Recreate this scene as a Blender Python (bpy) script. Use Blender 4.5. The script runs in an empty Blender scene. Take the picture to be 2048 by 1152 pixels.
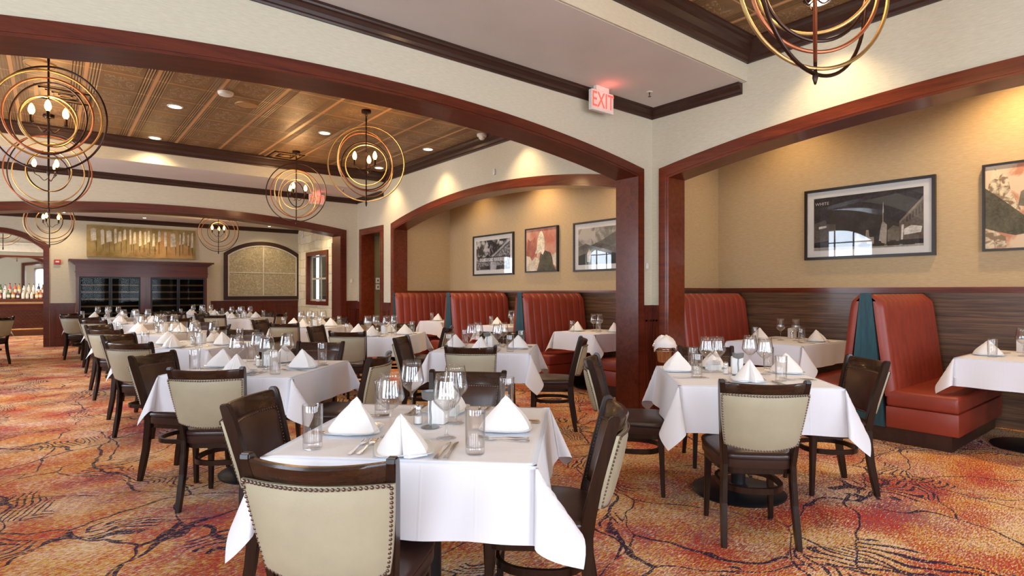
import bpy, bmesh, math, random
from mathutils import Vector, Matrix
PI = math.pi
R = math.radians
rnd = random.Random(7)
scene = bpy.context.scene
COL = scene.collection

# ------------------------------------------------------------------ camera, world, exposure
FOCAL_PX = 1147.0
YAW = 38.7            # camera looks 38.7 deg to the right of +Y
cam_d = bpy.data.cameras.new('camera')
cam = bpy.data.objects.new('camera', cam_d)
COL.objects.link(cam)
cam.location = (0, 0, 1.32)
cam.rotation_euler = (R(90), 0, R(-YAW))
cam_d.sensor_width = 36.0
cam_d.lens = 36.0 * FOCAL_PX / 2048.0
cam_d.shift_y = 7.0 / 2048.0
cam_d.clip_start = 0.05
cam_d.clip_end = 80
scene.camera = cam

world = bpy.data.worlds.new('daylight')
scene.world = world
world.use_nodes = True
wb = world.node_tree.nodes['Background']
wb.inputs[0].default_value = (0.80, 0.90, 1.0, 1)
wb.inputs[1].default_value = 4.0

scene.view_settings.view_transform = 'Standard'
scene.view_settings.look = 'None'
scene.view_settings.gamma = 1.0
scene.view_settings.use_curve_mapping = False
scene.view_settings.exposure = 0.17
scene.cycles.transparent_max_bounces = 24
scene.cycles.max_bounces = 8
scene.cycles.sample_clamp_indirect = 6.0

WINDOW_W = 95.0      # daylight through one window
SPOT_W = 75.0        # one recessed downlight
DAY = (0.74, 0.85, 1.0)
WARM = (1.0, 0.74, 0.42)


def area_light(name, loc, rot, sx, sy, w, color):
    d = bpy.data.lights.new(name, 'AREA')
    d.shape = 'RECTANGLE'; d.size = sx; d.size_y = sy; d.energy = w; d.color = color
    o = bpy.data.objects.new(name, d); COL.objects.link(o)
    o.location = loc; o.rotation_euler = rot
    return o


def spot_light(name, loc, w, color=WARM, ang=115, blend=0.7, r=0.05, rot=(0, 0, 0)):
    d = bpy.data.lights.new(name, 'SPOT')
    d.energy = w; d.color = color; d.spot_size = R(ang); d.spot_blend = blend; d.shadow_soft_size = r
    o = bpy.data.objects.new(name, d); COL.objects.link(o)
    o.location = loc; o.rotation_euler = rot
    return o


XL = -3.2     # left wall
YN = -3.4     # near wall, behind the camera
LEFT_WIN = [-1.6, 1.4, 7.1, 9.9, 14.6]
NEAR_WIN = [-1.4, 1.2, 3.8]
for yy in LEFT_WIN:
    area_light('daylight', (XL - 0.35, yy, 1.9), (0, R(-90), 0), 2.4, 2.0, WINDOW_W * 1.2, DAY)
for xx in NEAR_WIN:
    area_light('daylight', (xx, YN - 0.35, 1.7), (R(90), 0, 0), 1.7, 2.0, WINDOW_W * 0.75, DAY)

# ------------------------------------------------------------------ materials


class NT:
    def __init__(s, name):
        s.m = bpy.data.materials.new(name); s.m.use_nodes = True
        s.t = s.m.node_tree; s.t.nodes.clear()
        s.out = s.n('ShaderNodeOutputMaterial')
        s.co = s.n('ShaderNodeTexCoord')

    def n(s, typ, **kw):
        nd = s.t.nodes.new(typ)
        for k, v in kw.items():
            setattr(nd, k, v)
        return nd

    def put(s, nd, key, v):
        i = nd.inputs[key]
        if hasattr(v, 'links') or isinstance(v, bpy.types.NodeSocket):
            s.t.links.new(v, i)
        else:
            i.default_value = v

    def mapping(s, scale=(1, 1, 1), rot=(0, 0, 0), src=None, loc=(0, 0, 0)):
        m = s.n('ShaderNodeMapping')
        s.put(m, 0, src or s.co.outputs['Object'])
        m.inputs['Location'].default_value = loc
        m.inputs['Rotation'].default_value = rot
        m.inputs['Scale'].default_value = scale
        return m.outputs[0]

    def noise(s, vec, scale=5, detail=3, rough=0.5, dist=0.0, col=False):
        n = s.n('ShaderNodeTexNoise')
        s.put(n, 'Vector', vec); s.put(n, 'Scale', scale); s.put(n, 'Detail', detail)
        s.put(n, 'Roughness', rough); s.put(n, 'Distortion', dist)
        return n.outputs[1 if col else 0]

    def math(s, op, a, b=0.0, c=None, clamp=False):
        n = s.n('ShaderNodeMath', operation=op, use_clamp=clamp)
        s.put(n, 0, a); s.put(n, 1, b)
        if c is not None:
            s.put(n, 2, c)
        return n.outputs[0]

    def ramp(s, fac, stops, interp='LINEAR'):
        n = s.n('ShaderNodeValToRGB')
        n.color_ramp.interpolation = interp
        e = n.color_ramp.elements
        while len(e) < len(stops):
            e.new(0.5)
        for k, (p, c) in enumerate(stops):
            e[k].position = p
            e[k].color = c if len(c) == 4 else (*c, 1)
        s.put(n, 0, fac)
        return n.outputs[0]

    def mix(s, fac, a, b, mode='MIX'):
        n = s.n('ShaderNodeMix', data_type='RGBA', blend_type=mode)
        s.put(n, 0, fac)
        for i, v in ((6, a), (7, b)):
            if isinstance(v, tuple):
                v = v if len(v) == 4 else (*v, 1)
            s.put(n, i, v)
        return n.outputs[2]

    def bump(s, h, strength=0.3, dist=0.01):
        n = s.n('ShaderNodeBump'); s.put(n, 'Height', h)
        n.inputs['Strength'].default_value = strength; n.inputs['Distance'].default_value = dist
        return n.outputs[0]

    def pbr(s, color, rough=0.5, metal=0.0, bump=None, coat=0.0, spec=0.5, sheen=0.0, emit=None, estr=0.0, trans=0.0):
        p = s.n('ShaderNodeBsdfPrincipled')
        if isinstance(color, tuple) and len(color) == 3:
            color = (*color, 1)
        s.put(p, 'Base Color', color); s.put(p, 'Roughness', rough); s.put(p, 'Metallic', metal)
        s.put(p, 'Coat Weight', coat); s.put(p, 'Coat Roughness', 0.12)
        s.put(p, 'Specular IOR Level', spec); s.put(p, 'Sheen Weight', sheen)
        s.put(p, 'Transmission Weight', trans)
        if bump is not None:
            s.put(p, 'Normal', bump)
        if emit:
            s.put(p, 'Emission Color', (*emit, 1)); s.put(p, 'Emission Strength', estr)
        s.t.links.new(p.outputs[0], s.out.inputs[0])
        return s.m


def plain(name, color, rough=0.5, metal=0.0, var=0.08, scale=14, bump=0.0, **kw):
    m = NT(name)
    f = m.noise(m.co.outputs['Object'], scale, 4)
    lo = tuple(c * (1 - var) for c in color); hi = tuple(min(1, c * (1 + var)) for c in color)
    col = m.ramp(f, [(0.3, lo), (0.7, hi)])
    b = m.bump(m.noise(m.co.outputs['Object'], scale * 12, 2), bump, 0.003) if bump else None
    return m.pbr(col, rough, metal, b, **kw)


def wood(name, dark, light, axis='z', rough=0.3, coat=0.4, scale=1.0, bump=0.08):
    m = NT(name)
    st = {'x': (0.6, 9, 9), 'y': (9, 0.6, 9), 'z': (9, 9, 0.6)}[axis]
    v = m.mapping(tuple(k * scale for k in st))
    a = m.noise(v, 2.2, 6, 0.6, 0.7)
    b = m.noise(m.mapping(tuple(k * scale * 5 for k in st)), 3, 3, 0.5)
    f = m.math('MULTIPLY_ADD', b, 0.35, m.math('MULTIPLY', a, 0.75))
    big = m.noise(m.co.outputs['Object'], 1.3, 2)
    f = m.math('MULTIPLY_ADD', big, 0.3, m.math('SUBTRACT', f, 0.15))
    col = m.ramp(f, [(0.32, dark), (0.72, light)])
    return m.pbr(col, rough, 0, m.bump(f, bump, 0.004), coat=coat, spec=0.3)


def emission(name, color, s):
    m = NT(name)
    e = m.n('ShaderNodeEmission')
    e.inputs[0].default_value = (*color, 1); e.inputs[1].default_value = s
    m.t.links.new(e.outputs[0], m.out.inputs[0])
    return m.m


def thin_glass(name, tint=(1, 1, 1), lo=0.03, edge=0.75, power=3.0, edge_tint=0.55, rough=0.01):
    """thin clear glass: clear where seen face on, mirror-like and greyer towards its outline"""
    m = NT(name)
    lw = m.n('ShaderNodeLayerWeight'); lw.inputs[0].default_value = 0.5
    f = m.math('POWER', lw.outputs['Facing'], power)
    fac = m.math('MULTIPLY_ADD', f, edge - lo, lo, clamp=True)
    tr = m.n('ShaderNodeBsdfTransparent')
    et = tuple(c * edge_tint for c in tint)
    m.put(tr, 0, m.mix(m.math('POWER', lw.outputs['Facing'], power + 1), tint, et))
    gl = m.n('ShaderNodeBsdfGlossy'); gl.inputs['Roughness'].default_value = rough
    mx = m.n('ShaderNodeMixShader')
    m.put(mx, 0, fac); m.put(mx, 1, tr.outputs[0]); m.put(mx, 2, gl.outputs[0])
    m.t.links.new(mx.outputs[0], m.out.inputs[0])
    return m.m


def make_carpet():
    m = NT('patterned_carpet')
    co = m.co.outputs['Object']
    warp = m.noise(co, 0.9, 3, 0.5, 0, True)
    vw = m.n('ShaderNodeVectorMath', operation='MULTIPLY_ADD')
    m.put(vw, 0, warp); vw.inputs[1].default_value = (0.9, 0.9, 0.0); m.put(vw, 2, co)
    wco = vw.outputs[0]
    # broad fields of colour
    f1 = m.noise(m.mapping((1, 1.5, 1), (0, 0, R(25)), co), 1.0, 3, 0.6, 0.6)
    f1 = m.math('MULTIPLY_ADD', m.noise(m.mapping((10, 34, 1), (0, 0, R(-28)), co), 1.0, 3, 0.7), 0.45, m.math('SUBTRACT', f1, 0.225))
    base = m.ramp(f1, [(0.28, (0.32, 0.040, 0.036)), (0.38, (0.43, 0.085, 0.062)), (0.45, (0.52, 0.19, 0.065)), (0.50, (0.62, 0.33, 0.065)),
                       (0.56, (0.60, 0.37, 0.12)), (0.62, (0.46, 0.22, 0.15)), (0.69, (0.38, 0.075, 0.05)), (0.80, (0.56, 0.29, 0.075))])
    # short slanted tufts of other yarns
    s1 = m.noise(m.mapping((30, 125, 1), (0, 0, R(-28)), co), 1.0, 2, 0.6)
    s2 = m.noise(m.mapping((33, 130, 1), (0, 0, R(-36)), co, (3, 7, 0)), 1.0, 2, 0.6)
    s3 = m.noise(m.mapping((28, 115, 1), (0, 0, R(-20)), co, (11, 2, 0)), 1.0, 2, 0.6)
    s4 = m.noise(m.mapping((31, 120, 1), (0, 0, R(-30)), co, (5, 13, 0)), 1.0, 2, 0.6)
    zone = m.noise(co, 2.1, 2)
    zone2 = m.noise(m.mapping((1, 1, 1), src=co, loc=(7, 3, 0)), 1.5, 2)
    k1 = m.ramp(m.math('MULTIPLY_ADD', zone, 0.40, m.math('SUBTRACT', s1, 0.20)), [(0.535, (0, 0, 0)), (0.565, (1, 1, 1))])
    k2 = m.ramp(m.math('MULTIPLY_ADD', zone, -0.40, m.math('ADD', s2, 0.20)), [(0.535, (0, 0, 0)), (0.565, (1, 1, 1))])
    k3 = m.ramp(m.math('MULTIPLY_ADD', zone2, 0.40, m.math('SUBTRACT', s3, 0.20)), [(0.59, (0, 0, 0)), (0.62, (1, 1, 1))])
    k4 = m.ramp(m.math('MULTIPLY_ADD', zone2, -0.40, m.math('ADD', s4, 0.20)), [(0.55, (0, 0, 0)), (0.58, (1, 1, 1))])
    c = m.mix(m.math('MULTIPLY', k4, 0.9), base, (0.70, 0.43, 0.085))
    c = m.mix(m.math('MULTIPLY', k1, 0.95), c, (0.80, 0.62, 0.47))
    c = m.mix(m.math('MULTIPLY', k2, 0.9), c, (0.46, 0.035, 0.035))
    c = m.mix(m.math('MULTIPLY', k3, 0.75), c, (0.22, 0.13, 0.20))
    # ink outlines, thin and broken
    vo = m.n('ShaderNodeTexVoronoi', feature='DISTANCE_TO_EDGE')
    m.put(vo, 'Vector', wco); vo.inputs['Scale'].default_value = 1.15
    thick = m.noise(co, 2.4, 2)
    lw = m.math('MULTIPLY_ADD', m.math('MAXIMUM', m.math('SUBTRACT', thick, 0.60), 0.0), 0.20, 0.0060)
    line = m.math('LESS_THAN', vo.outputs['Distance'], lw)
    # shell-like hatching: fine parallel curves fanning off the outlines
    ht = m.math('SINE', m.math('MULTIPLY_ADD', m.noise(co, 1.7, 1), 70.0, m.math('MULTIPLY', vo.outputs['Distance'], 150.0)))
    hat = m.math('GREATER_THAN', ht, 0.45)
    near = m.math('LESS_THAN', vo.outputs['Distance'], 0.20)
    spot = m.math('GREATER_THAN', m.noise(m.mapping((1, 1, 1), src=co, loc=(2.3, 1.1, 0)), 1.25, 1), 0.555)
    hat = m.math('MULTIPLY', m.math('MULTIPLY', hat, near), spot)
    vo2 = m.n('ShaderNodeTexVoronoi', feature='DISTANCE_TO_EDGE')
    m.put(vo2, 'Vector', m.mapping((1, 1, 0), (0, 0, 1.1), wco, (5, 3, 0))); vo2.inputs['Scale'].default_value = 0.62
    line2 = m.math('LESS_THAN', vo2.outputs['Distance'], 0.004)
    ink = m.math('MAXIMUM', m.math('MAXIMUM', line, hat), line2)
    ink = m.math('MULTIPLY', ink, m.math('GREATER_THAN', s2, 0.42))
    c = m.mix(m.math('MULTIPLY', ink, 0.95), c, (0.022, 0.018, 0.055))
    return m.pbr(c, 0.95, 0, m.bump(m.noise(co, 220, 2), 0.5, 0.006), spec=0.1)


def make_tin():
    m = NT('pressed_tin_ceiling')
    co = m.co.outputs['Object']
    sep = m.n('ShaderNodeSeparateXYZ'); m.put(sep, 0, m.mapping((1 / 0.625, 1 / 0.625, 1), src=co, loc=(-0.45, 0, 0)))
    fx = m.math('FRACT', sep.outputs[0]); fy = m.math('FRACT', sep.outputs[1])
    ax = m.math('ABSOLUTE', m.math('SUBTRACT', fx, 0.5)); ay = m.math('ABSOLUTE', m.math('SUBTRACT', fy, 0.5))
    grid = m.math('MAXIMUM', m.math('GREATER_THAN', ax, 0.472), m.math('GREATER_THAN', ay, 0.486))
    # reeded bands on two sides, ornament in the middle
    band = m.math('MULTIPLY', m.math('GREATER_THAN', ax, 0.30), m.math('LESS_THAN', ax, 0.455))
    reed = m.math('MULTIPLY', m.math('SINE', m.math('MULTIPLY', ax, 150.0)), band)
    orn = m.noise(m.mapping((20, 20, 1), src=co), 1.0, 3, 0.6, 1.8)
    orn = m.ramp(orn, [(0.52, (0, 0, 0)), (0.57, (1, 1, 1))])
    ctr = m.math('MULTIPLY', m.math('LESS_THAN', ax, 0.24), m.math('LESS_THAN', ay, 0.34))
    orn = m.math('MULTIPLY', orn, ctr)
    h = m.math('MULTIPLY_ADD', reed, 0.35, m.math('MULTIPLY', orn, 0.8))
    h = m.math('MULTIPLY_ADD', grid, 1.5, h)
    n = m.noise(co, 3, 3)
    c = m.ramp(n, [(0.3, (0.17, 0.095, 0.040)), (0.7, (0.27, 0.15, 0.060))])
    c = m.mix(m.math('MULTIPLY', m.math('MULTIPLY', m.math('ADD', m.math('SINE', m.math('MULTIPLY', ax, 150.0)), 0.6, clamp=True), band), 0.55), c, (0.12, 0.07, 0.035))
    c = m.mix(m.math('MULTIPLY', orn, 0.6), c, (0.46, 0.33, 0.19))
    c = m.mix(m.math('MULTIPLY', grid, 0.85), c, (0.60, 0.33, 0.15))
    return m.pbr(c, 0.46, 0.25, m.bump(h, 0.8, 0.012), spec=0.5)


def make_paper(name, a, b):
    m = NT(name)
    co = m.co.outputs['Object']
    f = m.noise(m.mapping((16, 16, 130), src=co), 1.0, 3, 0.6)
    g = m.noise(m.mapping((40, 40, 320), src=co), 1.0, 2)
    c = m.ramp(f, [(0.3, a), (0.7, b)])
    return m.pbr(c, 0.75, 0, m.bump(m.math('ADD', f, g), 0.15, 0.003), spec=0.25)


def make_stone():
    m = NT('limestone_blocks')
    sep = m.n('ShaderNodeSeparateXYZ'); m.put(sep, 0, m.co.outputs['Object'])
    cmb = m.n('ShaderNodeCombineXYZ')
    m.put(cmb, 0, m.math('ADD', sep.outputs[0], sep.outputs[1])); m.put(cmb, 1, sep.outputs[2])
    wn = m.noise(cmb.outputs[0], 1.6, 2, 0.5, 0, True)
    vw = m.n('ShaderNodeVectorMath', operation='MULTIPLY_ADD')
    m.put(vw, 0, wn); vw.inputs[1].default_value = (0.22, 0.16, 0); m.put(vw, 2, cmb.outputs[0])
    br = m.n('ShaderNodeTexBrick'); m.put(br, 'Vector', vw.outputs[0])
    br.inputs['Scale'].default_value = 1.0; br.inputs['Brick Width'].default_value = 0.46
    br.inputs['Row Height'].default_value = 0.235; br.inputs['Mortar Size'].default_value = 0.008
    br.inputs['Color1'].default_value = (0.86, 0.82, 0.68, 1); br.inputs['Color2'].default_value = (0.68, 0.62, 0.46, 1)
    br.inputs['Mortar'].default_value = (0.55, 0.50, 0.38, 1); br.inputs['Bias'].default_value = 0.0
    br.offset = 0.37
    n = m.noise(m.co.outputs['Object'], 9, 5)
    c = m.mix(0.35, br.outputs[0], m.ramp(n, [(0.3, (0.42, 0.35, 0.22)), (0.7, (0.82, 0.76, 0.58))]), 'OVERLAY')
    h = m.math('MULTIPLY_ADD', br.outputs[1], -1.2, m.math('MULTIPLY', n, 0.7))
    return m.pbr(c, 0.9, 0, m.bump(h, 0.8, 0.02), spec=0.2)


def make_veneer():
    m = NT('dark_grained_veneer')
    v = m.mapping((1.2, 1.2, 38))
    a = m.noise(v, 1.0, 6, 0.65, 0.4)
    b = m.noise(m.mapping((3, 3, 120)), 1.0, 3)
    f = m.math('MULTIPLY_ADD', b, 0.4, m.math('MULTIPLY', a, 0.7))
    c = m.ramp(f, [(0.38, (0.035, 0.015, 0.007)), (0.52, (0.085, 0.040, 0.018)), (0.66, (0.17, 0.085, 0.038))])
    return m.pbr(c, 0.4, 0, m.bump(f, 0.12, 0.003), coat=0.15)


def make_texglass():
    m = NT('golden_textured_glass')
    co = m.co.outputs['Object']
    n = m.noise(m.mapping((13, 13, 13), src=co), 1.0, 4, 0.65, 2.5)
    n2 = m.noise(co, 1.2, 2)
    c = m.ramp(n, [(0.38, (0.26, 0.21, 0.12)), (0.50, (0.42, 0.35, 0.20)), (0.60, (0.75, 0.67, 0.45))])
    c = m.mix(0.4, c, m.ramp(n2, [(0.35, (0.28, 0.22, 0.12)), (0.65, (0.55, 0.46, 0.28))]), 'MULTIPLY')
    return m.pbr(m.mix(0.35, c, (0.46, 0.41, 0.29)), 0.35, 0.1, m.bump(n, 0.6, 0.01))


M = {}
M['carpet'] = make_carpet()
M['tin'] = make_tin()
M['cream'] = make_paper('cream_wallpaper', (0.54, 0.49, 0.37), (0.62, 0.57, 0.45))
M['tan'] = make_paper('tan_wallpaper', (0.46, 0.325, 0.175), (0.54, 0.395, 0.225))
M['stone'] = make_stone()
M['veneer'] = make_veneer()
M['texglass'] = make_texglass()
M['white_ceiling'] = plain('painted_ceiling', (0.66, 0.62, 0.58), 0.8, var=0.03, scale=3)
M['mahogany'] = wood('mahogany_trim', (0.040, 0.006, 0.003), (0.135, 0.022, 0.007), 'z', 0.30, 0.2)
M['mahogany_x'] = wood('mahogany_trim_horizontal', (0.042, 0.006, 0.003), (0.135, 0.022, 0.007), 'x', 0.32, 0.15)
M['mahogany_y'] = wood('mahogany_trim_lengthwise', (0.060, 0.009, 0.003), (0.185, 0.031, 0.008), 'y', 0.30, 0.25)
M['crown'] = wood('espresso_crown', (0.022, 0.008, 0.005), (0.048, 0.018, 0.011), 'x', 0.42, 0.15)
M['chair_wood'] = wood('dark_chair_wood', (0.008, 0.003, 0.002), (0.028, 0.011, 0.006), 'z', 0.30, 0.15, 3.0, 0.05)
M['rail_wood'] = wood('dark_rail_wood', (0.010, 0.004, 0.002), (0.048, 0.017, 0.008), 'x', 0.26, 0.3, 3.0, 0.05)
M['cream_leather'] = plain('cream_leather', (0.37, 0.325, 0.225), 0.45, var=0.05, scale=9, bump=0.12)
M['brown_leather'] = plain('brown_leather', (0.045, 0.017, 0.010), 0.33, var=0.15, scale=9, bump=0.1)
M['seat_leather'] = plain('dark_seat_leather', (0.038, 0.017, 0.014), 0.32, var=0.12, scale=9, bump=0.08)
M['red_leather'] = plain('red_leather', (0.245, 0.033, 0.016), 0.40, var=0.1, scale=6, bump=0.12)
M['teal'] = wood('teal_stained_wood', (0.006, 0.028, 0.040), (0.020, 0.085, 0.105), 'z', 0.4, 0.3)
M['brass'] = plain('antique_nail', (0.16, 0.11, 0.09), 0.3, 0.9, 0.1)
M['cloth'] = plain('white_tablecloth', (0.74, 0.73, 0.77), 0.85, var=0.015, scale=5, bump=0.05, sheen=0.2)
def make_cloth():
    m = NT('white_tablecloth'); co = m.co.outputs['Object']
    sep = m.n('ShaderNodeSeparateXYZ'); m.put(sep, 0, m.mapping((1 / 0.36, 1 / 0.36, 1), src=co, loc=(0.0, 0.0, 0)))
    d = []
    for k in (0, 1):
        a = m.math('ABSOLUTE', m.math('SUBTRACT', m.math('FRACT', sep.outputs[k]), 0.5))
        d.append(m.math('SUBTRACT', 1.0, m.math('MULTIPLY', m.math('ABSOLUTE', m.math('SUBTRACT', a, 0.25)), 60.0), clamp=True))
    h = m.math('MULTIPLY_ADD', m.math('MAXIMUM', d[0], d[1]), 0.10, m.math('MULTIPLY', m.noise(co, 4.5, 3), 1.6))
    return m.pbr((0.73, 0.72, 0.77), 0.85, 0, m.bump(h, 0.45, 0.010), sheen=0.2)


M['cloth'] = make_cloth()
M['napkin'] = plain('white_napkin', (0.80, 0.78, 0.78), 0.85, var=0.01, scale=5, bump=0.06)
M['porcelain'] = plain('porcelain', (0.74, 0.80, 0.84), 0.15, var=0.01, coat=0.3)
M['steel'] = plain('polished_steel', (0.62, 0.58, 0.54), 0.16, 1.0, 0.05)
M['pewter'] = plain('grey_pewter', (0.26, 0.27, 0.28), 0.4, 0.7, 0.05)
M['black_metal'] = plain('black_metal', (0.012, 0.012, 0.014), 0.35, 0.3, 0.1)
M['iron'] = plain('dark_bronze', (0.045, 0.022, 0.016), 0.3, 0.8, 0.15)
M['gold'] = plain('aged_gold', (0.44, 0.28, 0.11), 0.38, 0.85, 0.12)
M['copper'] = plain('copper_finish', (0.38, 0.13, 0.06), 0.38, 0.85, 0.12)
M['glass'] = thin_glass('clear_glass', lo=0.085, edge=0.65, power=2.2, edge_tint=0.72)
M['pane'] = thin_glass('picture_glass', lo=0.045, edge=0.9, power=4, edge_tint=1.0)
M['dark_pane'] = thin_glass('cabinet_glass', (0.70, 0.72, 0.70), lo=0.006, edge=0.9, power=4, edge_tint=1.0)
M['bulb'] = emission('glowing_bulb', (1.0, 0.52, 0.16), 9.0)
M['downlight'] = emission('downlight_lens', (1.0, 0.86, 0.62), 14.0)
M['exit_red'] = emission('exit_letters', (1.0, 0.13, 0.09), 1.25)
M['exit_body'] = plain('exit_housing', (0.72, 0.66, 0.60), 0.5)
M['white_plastic'] = plain('white_plastic', (0.70, 0.68, 0.62), 0.4)
M['tan_metal'] = plain('tan_grille', (0.42, 0.25, 0.10), 0.5, 0.3)
M['white_paint'] = plain('white_paint', (0.62, 0.59, 0.50), 0.4)
M['frame_black'] = plain('black_frame', (0.022, 0.016, 0.013), 0.35, var=0.15)
M['mat_board'] = plain('white_mat_board', (0.72, 0.68, 0.62), 0.8, var=0.01)
M['olive'] = plain('olive_paint', (0.20, 0.165, 0.085), 0.7, var=0.04)
M['red_plastic'] = plain('red_alarm', (0.45, 0.03, 0.03), 0.4)
M['mirror'] = plain('bar_mirror', (0.80, 0.80, 0.76), 0.03, 1.0, 0.01)
M['bar_dark'] = wood('bar_front_wood', (0.05, 0.014, 0.007), (0.14, 0.040, 0.016), 'x', 0.4, 0.2)
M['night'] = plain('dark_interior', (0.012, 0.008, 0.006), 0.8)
M['shelf_wood'] = wood('wine_rack_wood', (0.20, 0.10, 0.045), (0.42, 0.24, 0.11), 'x', 0.5, 0.1)
M['salt'] = plain('white_salt', (0.8, 0.78, 0.74), 0.9)
M['candle'] = plain('frosted_holder', (0.78, 0.76, 0.74), 0.5, var=0.01)

# ------------------------------------------------------------------ helpers


def tag(o, label=None, cat=None, group=None, kind=None):
    if label: o['label'] = label
    if cat: o['category'] = cat
    if group: o['group'] = group
    if kind: o['kind'] = kind
    return o


def empty(name, loc=(0, 0, 0), rz=0.0, parent=None):
    o = bpy.data.objects.new(name, None); COL.objects.link(o)
    o.location = loc; o.rotation_euler = (0, 0, rz); o.parent = parent
    o.empty_display_size = 0.1
    return o


def obj(name, bm, m, parent=None, smooth=False, loc=None, recalc=True, label=None):
    me = bpy.data.meshes.new(name)
    if recalc:
        bmesh.ops.recalc_face_normals(bm, faces=bm.faces)
    bm.to_mesh(me); bm.free()
    ms = m if isinstance(m, (list, tuple)) else [m]
    for x in ms:
        me.materials.append(x)
    if smooth:
        for p in me.polygons:
            p.use_smooth = True
        if smooth != 'all':
            me.set_sharp_from_angle(angle=R(40))
    o = bpy.data.objects.new(name, me); COL.objects.link(o)
    o.parent = parent
    if loc: o.location = loc
    if label: o['label'] = label
    return o


def struct(name, bm, m, smooth=False, **kw):
    return tag(obj(name, bm, m, None, smooth, **kw), kind='structure')




def dup(o, parent=None):
    c = o.copy(); COL.objects.link(c); c.parent = parent
    for ch in list(o.children):
        dup(ch, c)
    return c


def B():
    return bmesh.new()


def box(bm, x0, x1, y0, y1, z0, z1, mi=0):
    vs = [bm.verts.new(p) for p in ((x0, y0, z0), (x1, y0, z0), (x1, y1, z0), (x0, y1, z0), (x0, y0, z1), (x1, y0, z1), (x1, y1, z1), (x0, y1, z1))]
    for f in ((0, 3, 2, 1), (4, 5, 6, 7), (0, 1, 5, 4), (1, 2, 6, 5), (2, 3, 7, 6), (3, 0, 4, 7)):
        bm.faces.new([vs[i] for i in f]).material_index = mi
    return vs


def bev(bm, w, seg=2):
    bmesh.ops.bevel(bm, geom=list(bm.edges), offset=w, segments=seg, profile=0.5, affect='EDGES', clamp_overlap=True)
    return bm


def bbox(x0, x1, y0, y1, z0, z1, w=0.004, seg=2):
    bm = B(); box(bm, x0, x1, y0, y1, z0, z1)
    return bev(bm, w, seg)


def lathe(bm, prof, n=24, c=(0, 0, 0), closed=False, mi=0):
    rings = []
    for r, z in prof:
        if r < 1e-6:
            rings.append([bm.verts.new((c[0], c[1], c[2] + z))])
        else:
            rings.append([bm.verts.new((c[0] + r * math.cos(2 * PI * k / n), c[1] + r * math.sin(2 * PI * k / n), c[2] + z)) for k in range(n)])
    for a, b in zip(rings, rings[1:]):
        for k in range(n):
            k2 = (k + 1) % n
            if len(a) == 1 and len(b) == 1:
                continue
            if len(a) == 1:
                f = bm.faces.new((a[0], b[k], b[k2]))
            elif len(b) == 1:
                f = bm.faces.new((a[k], a[k2], b[0]))
            else:
                f = bm.faces.new((a[k], a[k2], b[k2], b[k]))
            f.material_index = mi
    return bm


def tube(bm, pts, r, n=8, closed=False, cap=True):
    pts = [Vector(p) for p in pts]
    N = len(pts); rings = []
    up = Vector((0, 0, 1)); prev = None
    for i, p in enumerate(pts):
        if closed:
            t = pts[(i + 1) % N] - pts[i - 1]
        else:
            t = pts[min(i + 1, N - 1)] - pts[max(i - 1, 0)]
        t.normalize()
        if prev is None:
            a = t.cross(up)
            if a.length < 0.05: a = t.cross(Vector((1, 0, 0)))
        else:
            a = prev - t * prev.dot(t)
        a.normalize(); prev = a
        b = t.cross(a)
        rr = r[i] if isinstance(r, (list, tuple)) else r
        rings.append([bm.verts.new(p + a * rr * math.cos(2 * PI * k / n) + b * rr * math.sin(2 * PI * k / n)) for k in range(n)])
    m = N if closed else N - 1
    for i in range(m):
        A, Bb = rings[i], rings[(i + 1) % N]
        for k in range(n):
            bm.faces.new((A[k], A[(k + 1) % n], Bb[(k + 1) % n], Bb[k]))
    if cap and not closed:
        bm.faces.new(rings[0][::-1]); bm.faces.new(rings[-1])
    return bm


def prism(bm, pts, fn, d0, d1, mi=0):
    """extrude a 2D outline; fn(s,t,d)->xyz"""
    a = [bm.verts.new(fn(s, t, d0)) for s, t in pts]
    b = [bm.verts.new(fn(s, t, d1)) for s, t in pts]
    bm.faces.new(a).material_index = mi
    bm.faces.new(b[::-1]).material_index = mi
    n = len(pts)
    for i in range(n):
        bm.faces.new((a[i], b[i], b[(i + 1) % n], a[(i + 1) % n])).material_index = mi
    return bm


def arc_pts(a, b, spring, apex, n=28):
    """points of a shallow arch from (a,spring) over the apex to (b,spring)"""
    h = apex - spring; w = (b - a) / 2; c = (a + b) / 2
    if h < 1e-4:
        return [(a, spring), (b, spring)]
    rad = (w * w + h * h) / (2 * h); cz = apex - rad
    t0 = math.atan2(spring - cz, -w); t1 = math.atan2(spring - cz, w)
    return [(c + rad * math.cos(t0 + (t1 - t0) * k / n), cz + rad * math.sin(t0 + (t1 - t0) * k / n)) for k in range(n + 1)]


def plane_fn(axis):
    # 'x': plane spans y,z and depth along x ; 'y': plane spans x,z, depth along y
    if axis == 'x':
        return lambda s, t, d: (d, s, t)
    return lambda s, t, d: (s, d, t)


def wall_with_openings(name, axis, s0, s1, H, d0, d1, opens, m, z0=0.0):
    pts = [(s0, z0)]
    for (a, b, sp, ap) in opens:
        pts += [(a, z0)] + arc_pts(a, b, sp, ap) + [(b, z0)]
    pts += [(s1, z0), (s1, H), (s0, H)]
    bm = B(); prism(bm, pts, plane_fn(axis), d0, d1)
    return struct(name, bm, m)


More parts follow.
